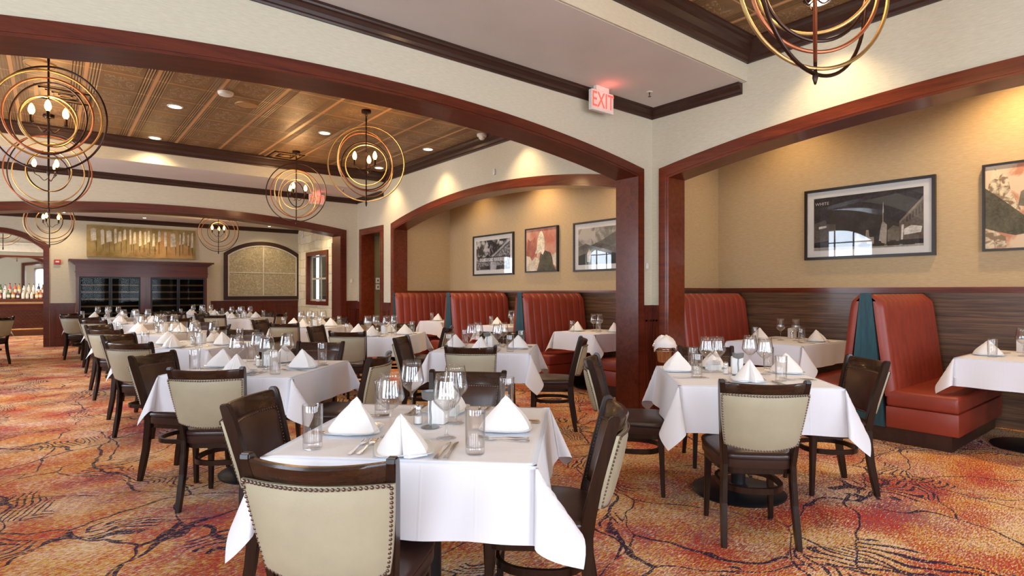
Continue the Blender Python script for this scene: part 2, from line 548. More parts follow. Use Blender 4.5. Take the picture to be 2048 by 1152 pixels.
def arch_trim(name, axis, a, b, spring, apex, w, d_front, d_back, sgn, m, back=True, proud=0.022, lip=0.012):
    """a,b,spring,apex: the bare opening. sgn: side of the front (+1 front is at larger depth coordinate)"""
    fn = plane_fn(axis)
    bm = B()
    flat = apex - spring < 1e-4
    ow = w if flat else w * 0.9
    inn = [(a + lip, 0)] + arc_pts(a + lip, b - lip, spring - lip, apex - lip) + [(b - lip, 0)]
    out = [(a - w, 0)] + arc_pts(a - w, b + w, spring + ow, apex + w) + [(b + w, 0)]
    mid_o = [(a, 0)] + arc_pts(a, b, spring, apex) + [(b, 0)]
    def strip(A, C, da, db):
        n = len(A)
        va = [bm.verts.new(fn(s, t, da)) for s, t in A]; vb = [bm.verts.new(fn(s, t, da)) for s, t in C]
        wa = [bm.verts.new(fn(s, t, db)) for s, t in A]; wb_ = [bm.verts.new(fn(s, t, db)) for s, t in C]
        for i in range(n - 1):
            bm.faces.new((va[i], va[i + 1], vb[i + 1], vb[i])); bm.faces.new((wa[i], wb_[i], wb_[i + 1], wa[i + 1]))
            bm.faces.new((va[i], wa[i], wa[i + 1], va[i + 1])); bm.faces.new((vb[i], vb[i + 1], wb_[i + 1], wb_[i]))
        for i in (0, n - 1):
            bm.faces.new((va[i], vb[i], wb_[i], wa[i]))
    f = d_front + sgn * proud
    strip(inn, out, d_front, f)
    # a narrower raised bead near the outer edge
    o2 = [(a - w * 0.22, 0)] + arc_pts(a - w * 0.22, b + w * 0.22, spring + w * (0.22 if flat else 0.2), apex + w * 0.22) + [(b + w * 0.22, 0)]
    i2 = [(a - w * 0.08, 0)] + arc_pts(a - w * 0.08, b + w * 0.08, spring + w * (0.08 if flat else 0.07), apex + w * 0.08) + [(b + w * 0.08, 0)]
    strip(i2, o2, f, f + sgn * 0.006)
    if back:
        strip(inn, out, d_back, d_back - sgn * proud)
    strip(inn, mid_o, d_front, d_back)
    return struct(name, bm, m, smooth=False)


def crown(name, p0, p1, normal, z0, z1, depth, m):
    """crown moulding along p0-p1; normal points into the room"""
    p0 = Vector(p0); p1 = Vector(p1); nrm = Vector(normal)
    h = z1 - z0
    prof = [(0, 0), (0.18, 0), (0.24, 0.12), (0.34, 0.20), (0.42, 0.42), (0.62, 0.66), (0.80, 0.74), (0.86, 0.86), (1.0, 0.90), (1.0, 1.0), (0, 1.0)]
    bm = B()
    A = [bm.verts.new((p0.x + nrm.x * d * depth, p0.y + nrm.y * d * depth, z0 + t * h)) for d, t in prof]
    C = [bm.verts.new((p1.x + nrm.x * d * depth, p1.y + nrm.y * d * depth, z0 + t * h)) for d, t in prof]
    bm.faces.new(A); bm.faces.new(C[::-1])
    for i in range(len(prof)):
        j = (i + 1) % len(prof)
        bm.faces.new((A[i], A[j], C[j], C[i]))
    return struct(name, bm, m)


# ------------------------------------------------------------------ the shell
ZC = 3.68      # coffered (tin) ceiling
ZL = 3.33      # lower plaster ceiling
XR = 5.2       # right wall face
Y1a, Y1b = 4.0, 4.27    # first arch wall
Y2a, Y2b = 11.9, 12.3   # second arch wall
YB = 17.6      # back wall

bm = B(); box(bm, XL - 0.3, 8.0, YN - 0.3, 24.5, -0.12, 0.0); struct('floor', bm, M['carpet'])

# ceilings
bm = B()
box(bm, XL, 5.2, YN, 2.9, ZC, ZC + 0.1)
box(bm, XL, 5.2, 5.3, 10.6, ZC, ZC + 0.1)
box(bm, XL, 5.2, 13.3, 16.5, ZC - 0.15, ZC)
struct('ceiling', bm, M['tin'])
bm = B()
box(bm, XL, 5.2, 2.9, Y1a, ZL, ZC + 0.05)
box(bm, XL, 5.2, Y1b, 5.3, ZL, ZC + 0.05)
box(bm, XL, 5.2, 10.6, Y2a, ZL, ZC + 0.05)
box(bm, XL, 5.8, Y2b, 13.3, 3.17, ZC)
box(bm, XL, 5.8, 16.5, YB, 3.17, ZC)
box(bm, 5.2, 5.8, 13.3, 16.5, 3.17, ZC)
struct('ceiling_soffit', bm, M['white_ceiling'])
bm = B()
box(bm, XL, 5.2, 2.88, 2.90, ZL + 0.002, ZC)
box(bm, XL, 5.2, 10.6 - 0.02, 10.6, ZL + 0.002, ZC)
box(bm, XL, 5.2, 5.30, 5.32, ZL + 0.002, ZC)
box(bm, XL, 5.18, 16.48, 16.5, 3.172, ZC - 0.15)
struct('wall_soffit_face', bm, M['cream'])

# right wall with the near alcove opening, far alcove opening and a door
o_near = (-2.0, 3.78, 2.56, 2.82)
o_far = (4.42, 10.15, 2.54, 2.84)
o_door = (10.74, 11.64, 2.54, 2.54)
wall_with_openings('wall_right', 'x', YN, Y1a + 0.1, ZC, XR, XR + 0.25, [o_near], M['cream'])
wall_with_openings('wall_right', 'x', Y1b - 0.05, Y2b, ZC, XR, XR + 0.25, [o_far, o_door], M['cream'])
bm = B(); box(bm, XR + 0.02, XR + 0.25, Y1a + 0.08, Y1b - 0.04, 0, ZC); struct('wall_right', bm, M['cream'])
arch_trim('trim_1', 'x', *o_near, 0.115, XR, XR + 0.25, -1, M['mahogany_y'])
arch_trim('trim_2', 'x', *o_far, 0.125, XR, XR + 0.25, -1, M['mahogany_y'])
arch_trim('trim_3', 'x', *o_door, 0.12, XR, XR + 0.25, -1, M['mahogany_y'])

# the two arch walls across the room
o_a1 = (-0.73, 4.945, 2.575, 2.835)
o_a2 = (-1.0, 4.82, 2.53, 2.75)
wall_with_openings('wall_middle', 'y', XL, XR, ZC, Y1a, Y1b, [o_a1], M['cream'])
wall_with_openings('wall_far_middle', 'y', XL, XR, ZC, Y2a, Y2b, [o_a2], M['cream'])
arch_trim('trim_4', 'y', *o_a1, 0.09, Y1a, Y1b, -1, M['mahogany_x'])
arch_trim('trim_5', 'y', *o_a2, 0.125, Y2a, Y2b, -1, M['mahogany_x'])

# alcove shells behind the right wall
XA, XB2 = 7.2, 6.5         # back walls of the near and far alcove
bm = B()
box(bm, XA, XA + 0.1, -2.6, 4.46, 0, 3.66)
prism(bm, [(XR + 0.20, 3.79), (XR + 0.26, 3.79), (XR + 0.32, 4.20), (XA + 0.02, 4.42), (XA + 0.02, 4.46), (XR + 0.20, 4.25)], lambda s, t, d: (s, t, d), 0, 3.66)
box(bm, XR + 0.24, XA, -2.6, -2.5, 0, 3.66)
struct('wall_alcove_near', bm, M['tan'])
bm = B()
box(bm, XB2, XB2 + 0.1, 4.45, 10.35, 0, 3.5)
box(bm, XR + 0.24, XB2 + 0.05, 10.20, 10.30, 0, 3.5)
box(bm, XR + 0.27, XB2 + 0.05, 4.47, 4.50, 0, 3.5)
struct('wall_alcove_far', bm, M['tan'])
bm = B(); box(bm, XR + 0.2, XA + 0.1, -2.6, 4.46, 3.6, 3.7); box(bm, XR + 0.2, XB2 + 0.1, 4.48, 10.3, 3.4, 3.5)
struct('ceiling_alcove', bm, M['tan'])
# veneer wainscot and its cap rail inside the alcoves
bm = B()
box(bm, XA - 0.02, XA, -2.5, 4.42, 0, 1.33)
prism(bm, [(XR + 0.33, 4.18), (XA - 0.01, 4.395), (XA - 0.01, 4.43), (XR + 0.33, 4.21)], lambda s, t, d: (s, t, d), 0, 1.33)
struct('wall_wainscot_near', bm, M['veneer'])
bm = B()
box(bm, XB2 - 0.02, XB2, 4.5, 10.2, 0, 1.30)
box(bm, XR + 0.26, XB2 - 0.02, 10.18, 10.20, 0, 1.30)
struct('wall_wainscot_far', bm, M['veneer'])
bm = B()
box(bm, XA - 0.045, XA, -2.5, 4.40, 1.33, 1.365)
box(bm, XA - 0.03, XA, -2.5, 4.40, 1.305, 1.33)
prism(bm, [(XR + 0.33, 4.155), (XA - 0.02, 4.37), (XA - 0.02, 4.43), (XR + 0.33, 4.21)], lambda s, t, d: (s, t, d), 1.33, 1.365)
box(bm, XB2 - 0.045, XB2, 4.5, 10.2, 1.30, 1.335)
box(bm, XR + 0.26, XB2 - 0.02, 10.155, 10.20, 1.30, 1.335)
struct('trim_6', bm, M['mahogany_y'])


def wain_panel(bm, fn, s0, s1, z1, d, sg):
    """raised-panel wainscot piece standing proud of a wall; sg = direction towards the room"""
    def bx(a, b, za, zb, e0, e1):
        p = [fn(a, za, e0), fn(b, zb, e1)]
        lo = [min(p[0][k], p[1][k]) for k in range(3)]; hi = [max(p[0][k], p[1][k]) for k in range(3)]
        box(bm, lo[0], hi[0], lo[1], hi[1], lo[2], hi[2])
    bx(s0, s1, 0, z1 - 0.03, d, d + sg * 0.014)
    bx(s0 - 0.004, s1 + 0.004, z1 - 0.035, z1, d, d + sg * 0.045)
    bx(s0, s1, z1 - 0.07, z1 - 0.035, d, d + sg * 0.028)
    bx(s0, s1, 0, 0.13, d, d + sg * 0.024)
    n = max(1, round((s1 - s0) / 0.9)); w = (s1 - s0) / n
    mg = min(0.10, w * 0.2)
    for k in range(n):
        a = s0 + k * w + mg; b = s0 + (k + 1) * w - mg; za, zb = 0.22, z1 - 0.16
        t = 0.018
        bx(a, b, za, za + t, d, d + sg * 0.026); bx(a, b, zb - t, zb, d, d + sg * 0.026)
        bx(a, a + t, za, zb, d, d + sg * 0.026); bx(b - t, b, za, zb, d, d + sg * 0.026)
        if b - a > 0.12:
            bx(a + 0.04, b - 0.04, za + 0.04, zb - 0.04, d, d + sg * 0.02)


WH = 1.17
bm = B(); wain_panel(bm, plane_fn('x'), 3.90, 3.985, WH, XR, -1); wain_panel(bm, plane_fn('y'), 5.04, 5.185, WH, Y1a, -1)
struct('wall_panelling_corner', bm, M['mahogany'])
bm = B(); wain_panel(bm, plane_fn('x'), 10.28, 10.62, 1.10, XR, -1); wain_panel(bm, plane_fn('x'), 11.765, 11.885, 1.10, XR, -1)
wain_panel(bm, plane_fn('y'), 4.95, 5.185, 1.12, Y2a, -1)
struct('wall_panelling_far_corner', bm, M['mahogany'])

# corridor seen through the door
bm = B(); box(bm, 5.45, 7.3, 11.65, 11.75, 0, 2.9); struct('wall_corridor_left', bm, M['olive'])
bm = B(); box(bm, 5.46, 7.3, 10.66, 10.72, 0, 2.9); struct('wall_corridor_right', bm, M['olive'])
bm = B(); box(bm, 7.2, 7.3, 10.7, 11.7, 0, 2.9); box(bm, 5.45, 7.3, 10.66, 11.7, 2.8, 2.9); struct('wall_corridor_end', bm, M['olive'])

# crown mouldings
crown('trim_7', (XR, YN), (XR, 2.9), (-1, 0), 3.50, ZC, 0.15, M['crown'])
crown('trim_8', (XL, 2.88), (XR, 2.88), (0, -1), 3.50, ZC, 0.15, M['crown'])
crown('trim_9', (XR, 2.93), (XR, Y1a), (-1, 0), 3.225, ZL, 0.075, M['crown'])
crown('trim_10', (XL, Y1a), (XR, Y1a), (0, -1), 3.225, ZL, 0.075, M['crown'])
crown('trim_11', (XR, 5.32), (XR, 10.58), (-1, 0), 3.52, ZC, 0.13, M['crown'])
crown('trim_12', (XL, 10.58), (XR, 10.58), (0, -1), 3.51, ZC, 0.13, M['crown'])
crown('trim_13', (XR, 10.62), (XR, Y2a), (-1, 0), 3.235, ZL, 0.075, M['crown'])
crown('trim_14', (XL, Y2a), (XR, Y2a), (0, -1), 3.225, ZL, 0.075, M['crown'])
crown('trim_15', (-2.5, YB), (5.8, YB), (0, -1), 3.06, 3.17, 0.08, M['crown'])
crown('trim_16', (XL, 5.32), (XR, 5.32), (0, 1), 3.51, ZC, 0.13, M['crown'])

# back room: stone wall with a window and a dark door, back wall with the bar opening
ow = (15.14, 16.82, 0.94, 2.45)
bm = B()
for (a, b, z0, z1) in ((12.3, 14.0, 0, 3.3), (14.0, 14.75, 2.55, 3.3), (14.75, 15.2, 0, 3.3), (16.76, YB, 0, 3.3), (15.2, 16.76, 0, 1.0), (15.2, 16.76, 2.39, 3.3)):
    box(bm, 5.8, 6.05, a, b, z0, z1)
struct('wall_stone', bm, M['stone'])
bm = B(); box(bm, 5.2, 5.85, 12.05, 12.3, 0, 3.6); struct('wall_return', bm, M['cream'])
# window in the stone wall
bm = B()
for (a, b, z0, z1) in ((15.14, 15.25, 0.94, 2.45), (16.70, 16.82, 0.94, 2.45), (15.25, 16.70, 2.34, 2.45), (15.25, 16.70, 0.94, 1.05)):
    box(bm, 5.765, 5.86, a, b, z0, z1)
w1 = struct('window_1', bm, M['mahogany_y'])
bm = B()
for (a, b, z0, z1) in ((15.25, 15.30, 1.05, 2.34), (16.65, 16.70, 1.05, 2.34), (15.95, 16.0, 1.05, 2.34), (15.30, 16.65, 2.29, 2.34), (15.30, 16.65, 1.05, 1.10), (15.30, 16.65, 1.66, 1.71)):
    box(bm, 5.90, 5.94, a, b, z0, z1)
obj('window_frame', bm, M['white_paint'], w1, label='white window frame with glazing bars')
bm = B(); box(bm, 5.915, 5.922, 15.27, 16.68, 1.07, 2.32); obj('pane', bm, M['dark_pane'], w1)
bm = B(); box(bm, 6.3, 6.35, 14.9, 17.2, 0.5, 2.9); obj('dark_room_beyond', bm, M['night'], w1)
# dark doorway in the stone wall
bm = B()
for (a, b, z0, z1) in ((13.95, 14.06, 0, 2.60), (14.70, 14.81, 0, 2.60), (14.06, 14.70, 2.49, 2.60)):
    box(bm, 5.76, 6.08, a, b, z0, z1)
dd = struct('door_1', bm, M['mahogany'])
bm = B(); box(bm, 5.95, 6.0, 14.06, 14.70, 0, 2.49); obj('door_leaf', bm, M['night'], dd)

ob = (-1.95, -0.16, 2.33, 2.70)
wall_with_openings('wall_back', 'y', -3.3, 6.05, 3.3, YB, YB + 0.25, [ob], M['cream'])
arch_trim('trim_17', 'y', *ob, 0.10, YB, YB + 0.25, -1, M['mahogany_x'])
bm = B(); wain_panel(bm, plane_fn('y'), -0.05, 0.42, 1.04, YB, -1)
struct('wall_panelling_back_left', bm, M['mahogany'])
bm = B(); wain_panel(bm, plane_fn('y'), 3.42, 5.79, 1.06, YB, -1)
struct('wall_panelling_back_right', bm, M['mahogany'])

# left and near walls with arched windows (behind the camera and out of frame)


def window_wall(name, axis, s0, s1, H, d0, d1, cs, w=2.0, sill=0.7, spring=2.72, apex=3.08):
    bm = B(); fn = plane_fn(axis)
    cur = s0
    for c in cs:
        a, b = c - w / 2, c + w / 2
        prism(bm, [(cur, 0), (a, 0), (a, H), (cur, H)], fn, d0, d1)
        prism(bm, [(a, 0), (b, 0), (b, sill), (a, sill)], fn, d0, d1)
        prism(bm, arc_pts(a, b, spring, apex, 12) + [(b, H), (a, H)], fn, d0, d1)
        cur = b
    prism(bm, [(cur, 0), (s1, 0), (s1, H), (cur, H)], fn, d0, d1)
    struct(name, bm, M['cream'])
    for c in cs:
        a, b = c - w / 2, c + w / 2
        bm = B(); dm = (d0 + d1) / 2
        for k in range(5):
            s = a + (b - a) * k / 4
            top = spring + (apex - spring) * (1 - ((s - c) / (w / 2)) ** 2)
            prism(bm, [(s - 0.015, sill), (s + 0.015, sill), (s + 0.015, top), (s - 0.015, top)], fn, dm - 0.02, dm + 0.02)
        for z in (sill, (sill + spring) / 2, spring):
            prism(bm, [(a, z - 0.015), (b, z - 0.015), (b, z + 0.015), (a, z + 0.015)], fn, dm - 0.02, dm + 0.02)
        WINN[0] += 1
        struct('window_%d' % WINN[0], bm, M['frame_black'])


WINN = [1]
window_wall('wall_left', 'x', YN - 0.2, YB + 0.2, ZC, XL - 0.2, XL, LEFT_WIN)
window_wall('wall_near', 'y', XL - 0.2, XR + 0.3, ZC, YN - 0.2, YN, NEAR_WIN)

# bar room shell
bm = B()
box(bm, -4.2, 0.6, 23.6, 23.7, 0, 3.6); box(bm, 0.5, 0.6, YB + 0.25, 23.6, 0, 3.6); box(bm, -4.2, -4.1, YB + 0.25, 23.6, 0, 3.6)
struct('wall_bar_room', bm, M['cream'])
bm = B(); box(bm, -4.2, 0.6, YB + 0.25, 23.7, 3.5, 3.6); struct('ceiling_bar_room', bm, M['white_ceiling'])

# ------------------------------------------------------------------ dining chair (front faces +Y)
CH_TOP = 0.875


def back_y(z):        # centre line of the rear posts, front-to-back
    t = max(0.0, (z - 0.42) / (CH_TOP - 0.42))
    return -0.185 - 0.105 * t ** 1.25 if z > 0.42 else -0.185 - 0.055 * ((0.42 - z) / 0.42) ** 1.6


def back_x(z):        # half distance between the posts
    return 0.170 + 0.038 * max(0.0, (z - 0.42) / (CH_TOP - 0.42)) + (0.015 * ((0.42 - z) / 0.42) if z < 0.42 else 0)


def curve_back(x, z, k=0.050):
    w = back_x(z)
    return -k * (1 - (x / w) ** 2) if abs(x) < w else 0.0


def chair_post(s):
    bm = B(); rings = []
    zs = [0.0, 0.1, 0.22, 0.34, 0.42, 0.50, 0.60, 0.70, 0.80, 0.86, CH_TOP]
    for z in zs:
        x, y = s * back_x(z), back_y(z)
        hw = 0.0145 if z > 0.05 else 0.0135
        hd = 0.021 + 0.006 * math.exp(-((z - 0.42) / 0.15) ** 2) - (0.004 if z < 0.1 else 0) - (0.008 if z > 0.87 else 0)
        rings.append([bm.verts.new((x + dx * hw, y + dy * hd, z)) for dx, dy in ((-1, -1), (1, -1), (1, 1), (-1, 1))])
    for a, b in zip(rings, rings[1:]):
        for k in range(4):
            bm.faces.new((a[k], a[(k + 1) % 4], b[(k + 1) % 4], b[k]))
    bm.faces.new(rings[0][::-1]); bm.faces.new(rings[-1])
    bmesh.ops.bevel(bm, geom=[e for e in bm.edges if abs(e.verts[0].co.z - e.verts[1].co.z) > 0.01] + [e for e in bm.edges if e.verts[0].co.z > 0.87 and e.verts[1].co.z > 0.87], offset=0.004, segments=2, affect='EDGES')
    return bm


def chair_front_leg(s):
    bm = B(); rings = []
    for z, h in ((0, 0.013), (0.15, 0.015), (0.30, 0.018), (0.405, 0.021)):
        x = s * (0.172 + 0.01 * (1 - z / 0.4)); y = 0.165 + 0.015 * (1 - z / 0.4)
        rings.append([bm.verts.new((x + dx * h, y + dy * h, z)) for dx, dy in ((-1, -1), (1, -1), (1, 1), (-1, 1))])
    for a, b in zip(rings, rings[1:]):
        for k in range(4):
            bm.faces.new((a[k], a[(k + 1) % 4], b[(k + 1) % 4], b[k]))
    bm.faces.new(rings[0][::-1]); bm.faces.new(rings[-1])
    bmesh.ops.bevel(bm, geom=list(bm.edges), offset=0.004, segments=2, affect='EDGES')
    return bm


def seat_outline(grow=0.0, n=40):
    """rounded trapezoid seat outline"""
    pts = []
    for k in range(n):
        a = 2 * PI * k / n
        c, s = math.cos(a), math.sin(a)
        e = 0.42
        x = math.copysign(abs(c) ** e, c); y = math.copysign(abs(s) ** e, s)
        w = 0.208 + 0.018 * y
        pts.append((x * (w + grow), 0.0 + y * (0.215 + grow)))
    return pts


def seat_mesh():
    bm = B(); rings = []
    for g, z in ((-0.004, 0.400), (0.0, 0.405), (0.001, 0.445), (-0.003, 0.449), (0.004, 0.454), (0.006, 0.466), (0.0, 0.478), (-0.02, 0.488), (-0.06, 0.495), (-0.12, 0.499)):
        rings.append([bm.verts.new((x, y, z)) for x, y in seat_outline(g)])
    for a, b in zip(rings, rings[1:]):
        for k in range(len(a)):
            bm.faces.new((a[k], a[(k + 1) % len(a)], b[(k + 1) % len(a)], b[k]))
    bm.faces.new(rings[0][::-1])
    c = bm.verts.new((0, 0, 0.500))
    for k in range(len(a)):
        bm.faces.new((rings[-1][k], rings[-1][(k + 1) % len(a)], c))
    return bm


def ring_stretcher():
    bm = B(); n = 32; sec = [(-0.009, -0.015), (0.009, -0.015), (0.009, 0.015), (-0.009, 0.015)]
    rings = []
    for k in range(n):
        a = 2 * PI * k / n; c, s = math.cos(a), math.sin(a)
        x = math.copysign(abs(c) ** 0.8, c) * 0.160; y = math.copysign(abs(s) ** 0.8, s) * 0.172 - 0.01
        l = math.hypot(x, y)
        rings.append([bm.verts.new((x + x / l * d, y + y / l * d, 0.275 + z)) for d, z in sec])
    for i in range(n):
        A, C = rings[i], rings[(i + 1) % n]
        for k in range(4):
            bm.faces.new((A[k], A[(k + 1) % 4], C[(k + 1) % 4], C[k]))
    return bm


def panel(half, z0, z1, off, thick, k, nx=16, nz=8, crown_=0.010, taper_low=0.0, lowround=0.03):
    """curved upholstered pad; off<0 is behind the posts (towards -Y)"""
    bm = B(); F = []; Bk = []
    sg = -1 if off < 0 else 1
    for j in range(nz + 1):
        rF, rB = [], []
        for i in range(nx + 1):
            u = -1 + 2 * i / nx; v = j / nz
            z = z0 + (z1 - z0) * v
            z += lowround * (u * u) * (1 - v) * 0.9
            hw = half(z) * (1 - taper_low * (1 - v) ** 3)
            x = u * hw
            y = back_y(z) + curve_back(x * 0.97, z, k)
            ed = min(1.0, (1 - abs(u)) / 0.12) * min(1.0, min(v, 1 - v) / 0.10 + 0.0)
            ed = ed if ed < 1 else 1
            puff = thick * (0.55 + 0.45 * math.sqrt(max(0.0, ed))) + crown_ * (1 - u * u) * math.sin(PI * v)
            rF.append(bm.verts.new((x, y + off + sg * puff, z)))
            rB.append(bm.verts.new((x, y + off, z)))
        F.append(rF); Bk.append(rB)
    for j in range(nz):
        for i in range(nx):
            bm.faces.new((F[j][i], F[j][i + 1], F[j + 1][i + 1], F[j + 1][i]))
            bm.faces.new((Bk[j][i], Bk[j + 1][i], Bk[j + 1][i + 1], Bk[j][i + 1]))
    per = [(0, i) for i in range(nx)] + [(j, nx) for j in range(nz)] + [(nz, i) for i in range(nx, 0, -1)] + [(j, 0) for j in range(nz, 0, -1)]
    for a in range(len(per)):
        p, q = per[a], per[(a + 1) % len(per)]
        bm.faces.new((F[p[0]][p[1]], Bk[p[0]][p[1]], Bk[q[0]][q[1]], F[q[0]][q[1]]))
    outline = [F[p[0]][p[1]].co.copy() for p in per]
    return bm, outline


def nail_row(outline, step, r, inward, sg, dy=0.0):
    """domed upholstery nails along a closed outline"""
    bm = B()
    c = sum(outline, Vector()) / len(outline)
    P = [p + Vector(((c.x - p.x), 0, (c.z - p.z))).normalized() * inward for p in outline]
    n = len(P); tot = 0; acc = 0.0
    for i in range(n):
        a, b = P[i], P[(i + 1) % n]
        L = (b - a).length
        t = acc
        while t < L:
            p = a + (b - a) * (t / L)
            # small dome
            base = [bm.verts.new((p.x + r * math.cos(q * PI / 3), p.y + sg * dy, p.z + r * math.sin(q * PI / 3))) for q in range(6)]
            mid = [bm.verts.new((p.x + r * 0.7 * math.cos(q * PI / 3), p.y + sg * (dy + r * 0.6), p.z + r * 0.7 * math.sin(q * PI / 3))) for q in range(6)]
            top = bm.verts.new((p.x, p.y + sg * (dy + r * 0.9), p.z))
            for q in range(6):
                bm.faces.new((base[q], base[(q + 1) % 6], mid[(q + 1) % 6], mid[q]))
                bm.faces.new((mid[q], mid[(q + 1) % 6], top))
            t += step
        acc = t - L
    return bm


def make_chair():
    t = empty('dining_chair')
    obj('seat', seat_mesh(), M['seat_leather'], t, True)
    bm = B()
    prism(bm, seat_outline(-0.012, 28), lambda s, q, d: (s, q, d), 0.372, 0.402)
    obj('seat_frame', bm, M['chair_wood'], t)
    for s in (-1, 1):
        obj('leg', chair_post(s), M['chair_wood'], t)
    for s in (-1, 1):
        obj('leg', chair_front_leg(s), M['chair_wood'], t)
    obj('stretcher', ring_stretcher(), M['chair_wood'], t, True)
    # top rail, bent
    bm = B(); rings = []
    n = 16
    for i in range(n + 1):
        u = -1 + 2 * i / n
        sec = []
        for dy, z in ((-0.012, 0.785), (-0.014, 0.855), (-0.008, 0.863), (0.008, 0.863), (0.014, 0.855), (0.012, 0.785)):
            x = u * (back_x(z) - 0.008)
            sec.append(bm.verts.new((x, back_y(z) + curve_back(x, z, 0.056) + dy, z - 0.006 * (1 - u * u))))
        rings.append(sec)
    for a, b in zip(rings, rings[1:]):
        for k in range(6):
            bm.faces.new((a[k], a[(k + 1) % 6], b[(k + 1) % 6], b[k]))
    bm.faces.new(rings[0][::-1]); bm.faces.new(rings[-1])
    obj('top_rail', bm, M['rail_wood'], t, True)
    bm, ol = panel(lambda z: back_x(z) + 0.015, 0.505, 0.806, -0.022, 0.020, 0.045, lowround=0.030, taper_low=0.06)
    op = obj('outer_back_panel', bm, M['cream_leather'], t, 'all' if False else True, label='cream leather outer back panel')
    obj('nailhead_trim', nail_row(ol, 0.0145, 0.0060, 0.007, -1, 0.0045), M['brass'], op, True)
    bm, ol = panel(lambda z: back_x(z) - 0.016, 0.515, 0.792, 0.004, 0.022, 0.050, lowround=0.010)
    ip = obj('inner_back_panel', bm, M['brown_leather'], t, True, label='brown leather inner back panel')
    obj('nailhead_trim', nail_row(ol, 0.0145, 0.0055, 0.008, 1, 0.0045), M['brass'], ip, True)
    return t


chair0 = make_chair()
tag(chair0, 'x', 'chair')
chair_used = [False]


def place_chair(x, y, rz, label, group):
    if chair_used[0]:
        c = dup(chair0)
    else:
        c = chair0; chair_used[0] = True
    c.location = (x, y, 0); c.rotation_euler = (0, 0, rz)
    c['label'] = label; c['category'] = 'chair'; c['group'] = group
    return c


# ------------------------------------------------------------------ table parts
TZ = 0.765      # cloth top


def cloth_mesh(hx, hy, drop, seed, n=26, flare=0.10):
    r = random.Random(seed)
    bm = B()
    def axis(h):
        ins = [-h + 2 * h * k / n for k in range(n + 1)]
        outp = [0.004, 0.010, 0.018, 0.03, 0.05, 0.075, 0.10, 0.125, 0.15, 0.175, 0.20, 0.222, drop * 0.965, drop]
        outp = [o * drop / 0.24 if o < drop * 0.96 and drop != 0.24 else o for o in outp]
        outp = sorted(set(round(o, 5) for o in outp if o <= drop + 1e-6))
        return [-h - o for o in reversed(outp)] + ins + [h + o for o in outp]
    U, V = axis(hx), axis(hy)
    ph = [r.uniform(0, 6.28) for _ in range(8)]
    skew = [r.uniform(-0.28, 0.28) for _ in range(4)]
    dia = [r.uniform(0.20, 0.36) for _ in range(4)]
    wid = [r.uniform(0.34, 0.50) for _ in range(4)]
    rr = 0.012

    def hang(d):
        """distance along the cloth from the table edge -> (out, down)"""
        if d < rr * PI / 2:
            return rr * math.sin(d / rr), rr * (1 - math.cos(d / rr))
        e = d - rr * PI / 2
        return rr + e * flare, rr + e * math.sqrt(1 - flare * flare)

    def f(u, v):
        du, dv = abs(u) - hx, abs(v) - hy
        su, sv = (1 if u > 0 else -1), (1 if v > 0 else -1)
        if du <= 0 and dv <= 0:
            return (u, v, 0.0004 * math.sin(u * 40 + ph[0]) * math.sin(v * 31))
        if du > 0 and dv <= 0:
            o, dn = hang(du)
            w = (1 - (v / hy) ** 2)
            o += 0.014 * max(0.0, min(1.0, du / drop - (hy - abs(v)) / (0.30 + 0.1 * math.sin(ph[7] + su + (2 if v > 0 else 0)))))
            o += 0.016 * (du / drop) * math.sin(v * 7 + ph[1 if su > 0 else 2]) * w + 0.007 * (du / drop) * math.sin(v * 21 + ph[3])
            return (su * (hx - rr + o + 0.002), v, -dn)
        if dv > 0 and du <= 0:
            o, dn = hang(dv)
            w = (1 - (u / hx) ** 2)
            o += 0.014 * max(0.0, min(1.0, dv / drop - (hx - abs(u)) / (0.30 + 0.1 * math.sin(ph[7] + 3 * sv + (2 if u > 0 else 0)))))
            o += 0.016 * (dv / drop) * math.sin(u * 7 + ph[4 if sv > 0 else 5]) * w + 0.007 * (dv / drop) * math.sin(u * 21 + ph[6])
            return (u, sv * (hy - rr + o + 0.002), -dn)
        q = (0 if su > 0 else 1) + (0 if sv > 0 else 2)
        rho = math.hypot(du, dv); w = math.atan2(dv, du) / (PI / 2)
        d0 = Vector((flare + 0.05, 0, -1)); d1 = Vector((0, flare + 0.05, -1))
        d = d0 * (1 - w) + d1 * w
        env = math.sin(PI * w)
        d += Vector((0.707, 0.707, 0.0)) * (dia[q] * env ** 1.3)
        d += Vector((0.707, -0.707, 0.0)) * (wid[q] * math.sin(2 * PI * w) * 0.8 + skew[q] * env)
        d.normalize()
        # rounded start
        e = max(0.0, rho - rr)
        st = min(rho, rr)
        x = hx - rr + 0.002 + rr * min(1.0, du / rr if du < rr else 1.0) * 1.0 + d.x * e
        y = hy - rr + 0.002 + rr * min(1.0, dv / rr if dv < rr else 1.0) * 1.0 + d.y * e
        z = -st * 0.5 + d.z * e
        return (su * x, sv * y, z)
    g = [[bm.verts.new(f(u, v)) for u in U] for v in V]
    for j in range(len(V) - 1):
        for i in range(len(U) - 1):
            bm.faces.new((g[j][i], g[j][i + 1], g[j + 1][i + 1], g[j + 1][i]))
    return bm


cloths = {}


def get_cloth(hx, hy, drop, seed):
    k = (hx, hy, drop, seed)
    if k not in cloths:
        o = obj('tablecloth', cloth_mesh(hx, hy, drop, seed), M['cloth'], None, True)
        for p in o.data.polygons: p.use_smooth = True
        a = o.data.attributes.get('sharp_edge')
        if a: o.data.attributes.remove(a)
        cloths[k] = o
        return o
    c = cloths[k].copy(); COL.objects.link(c)
    return c


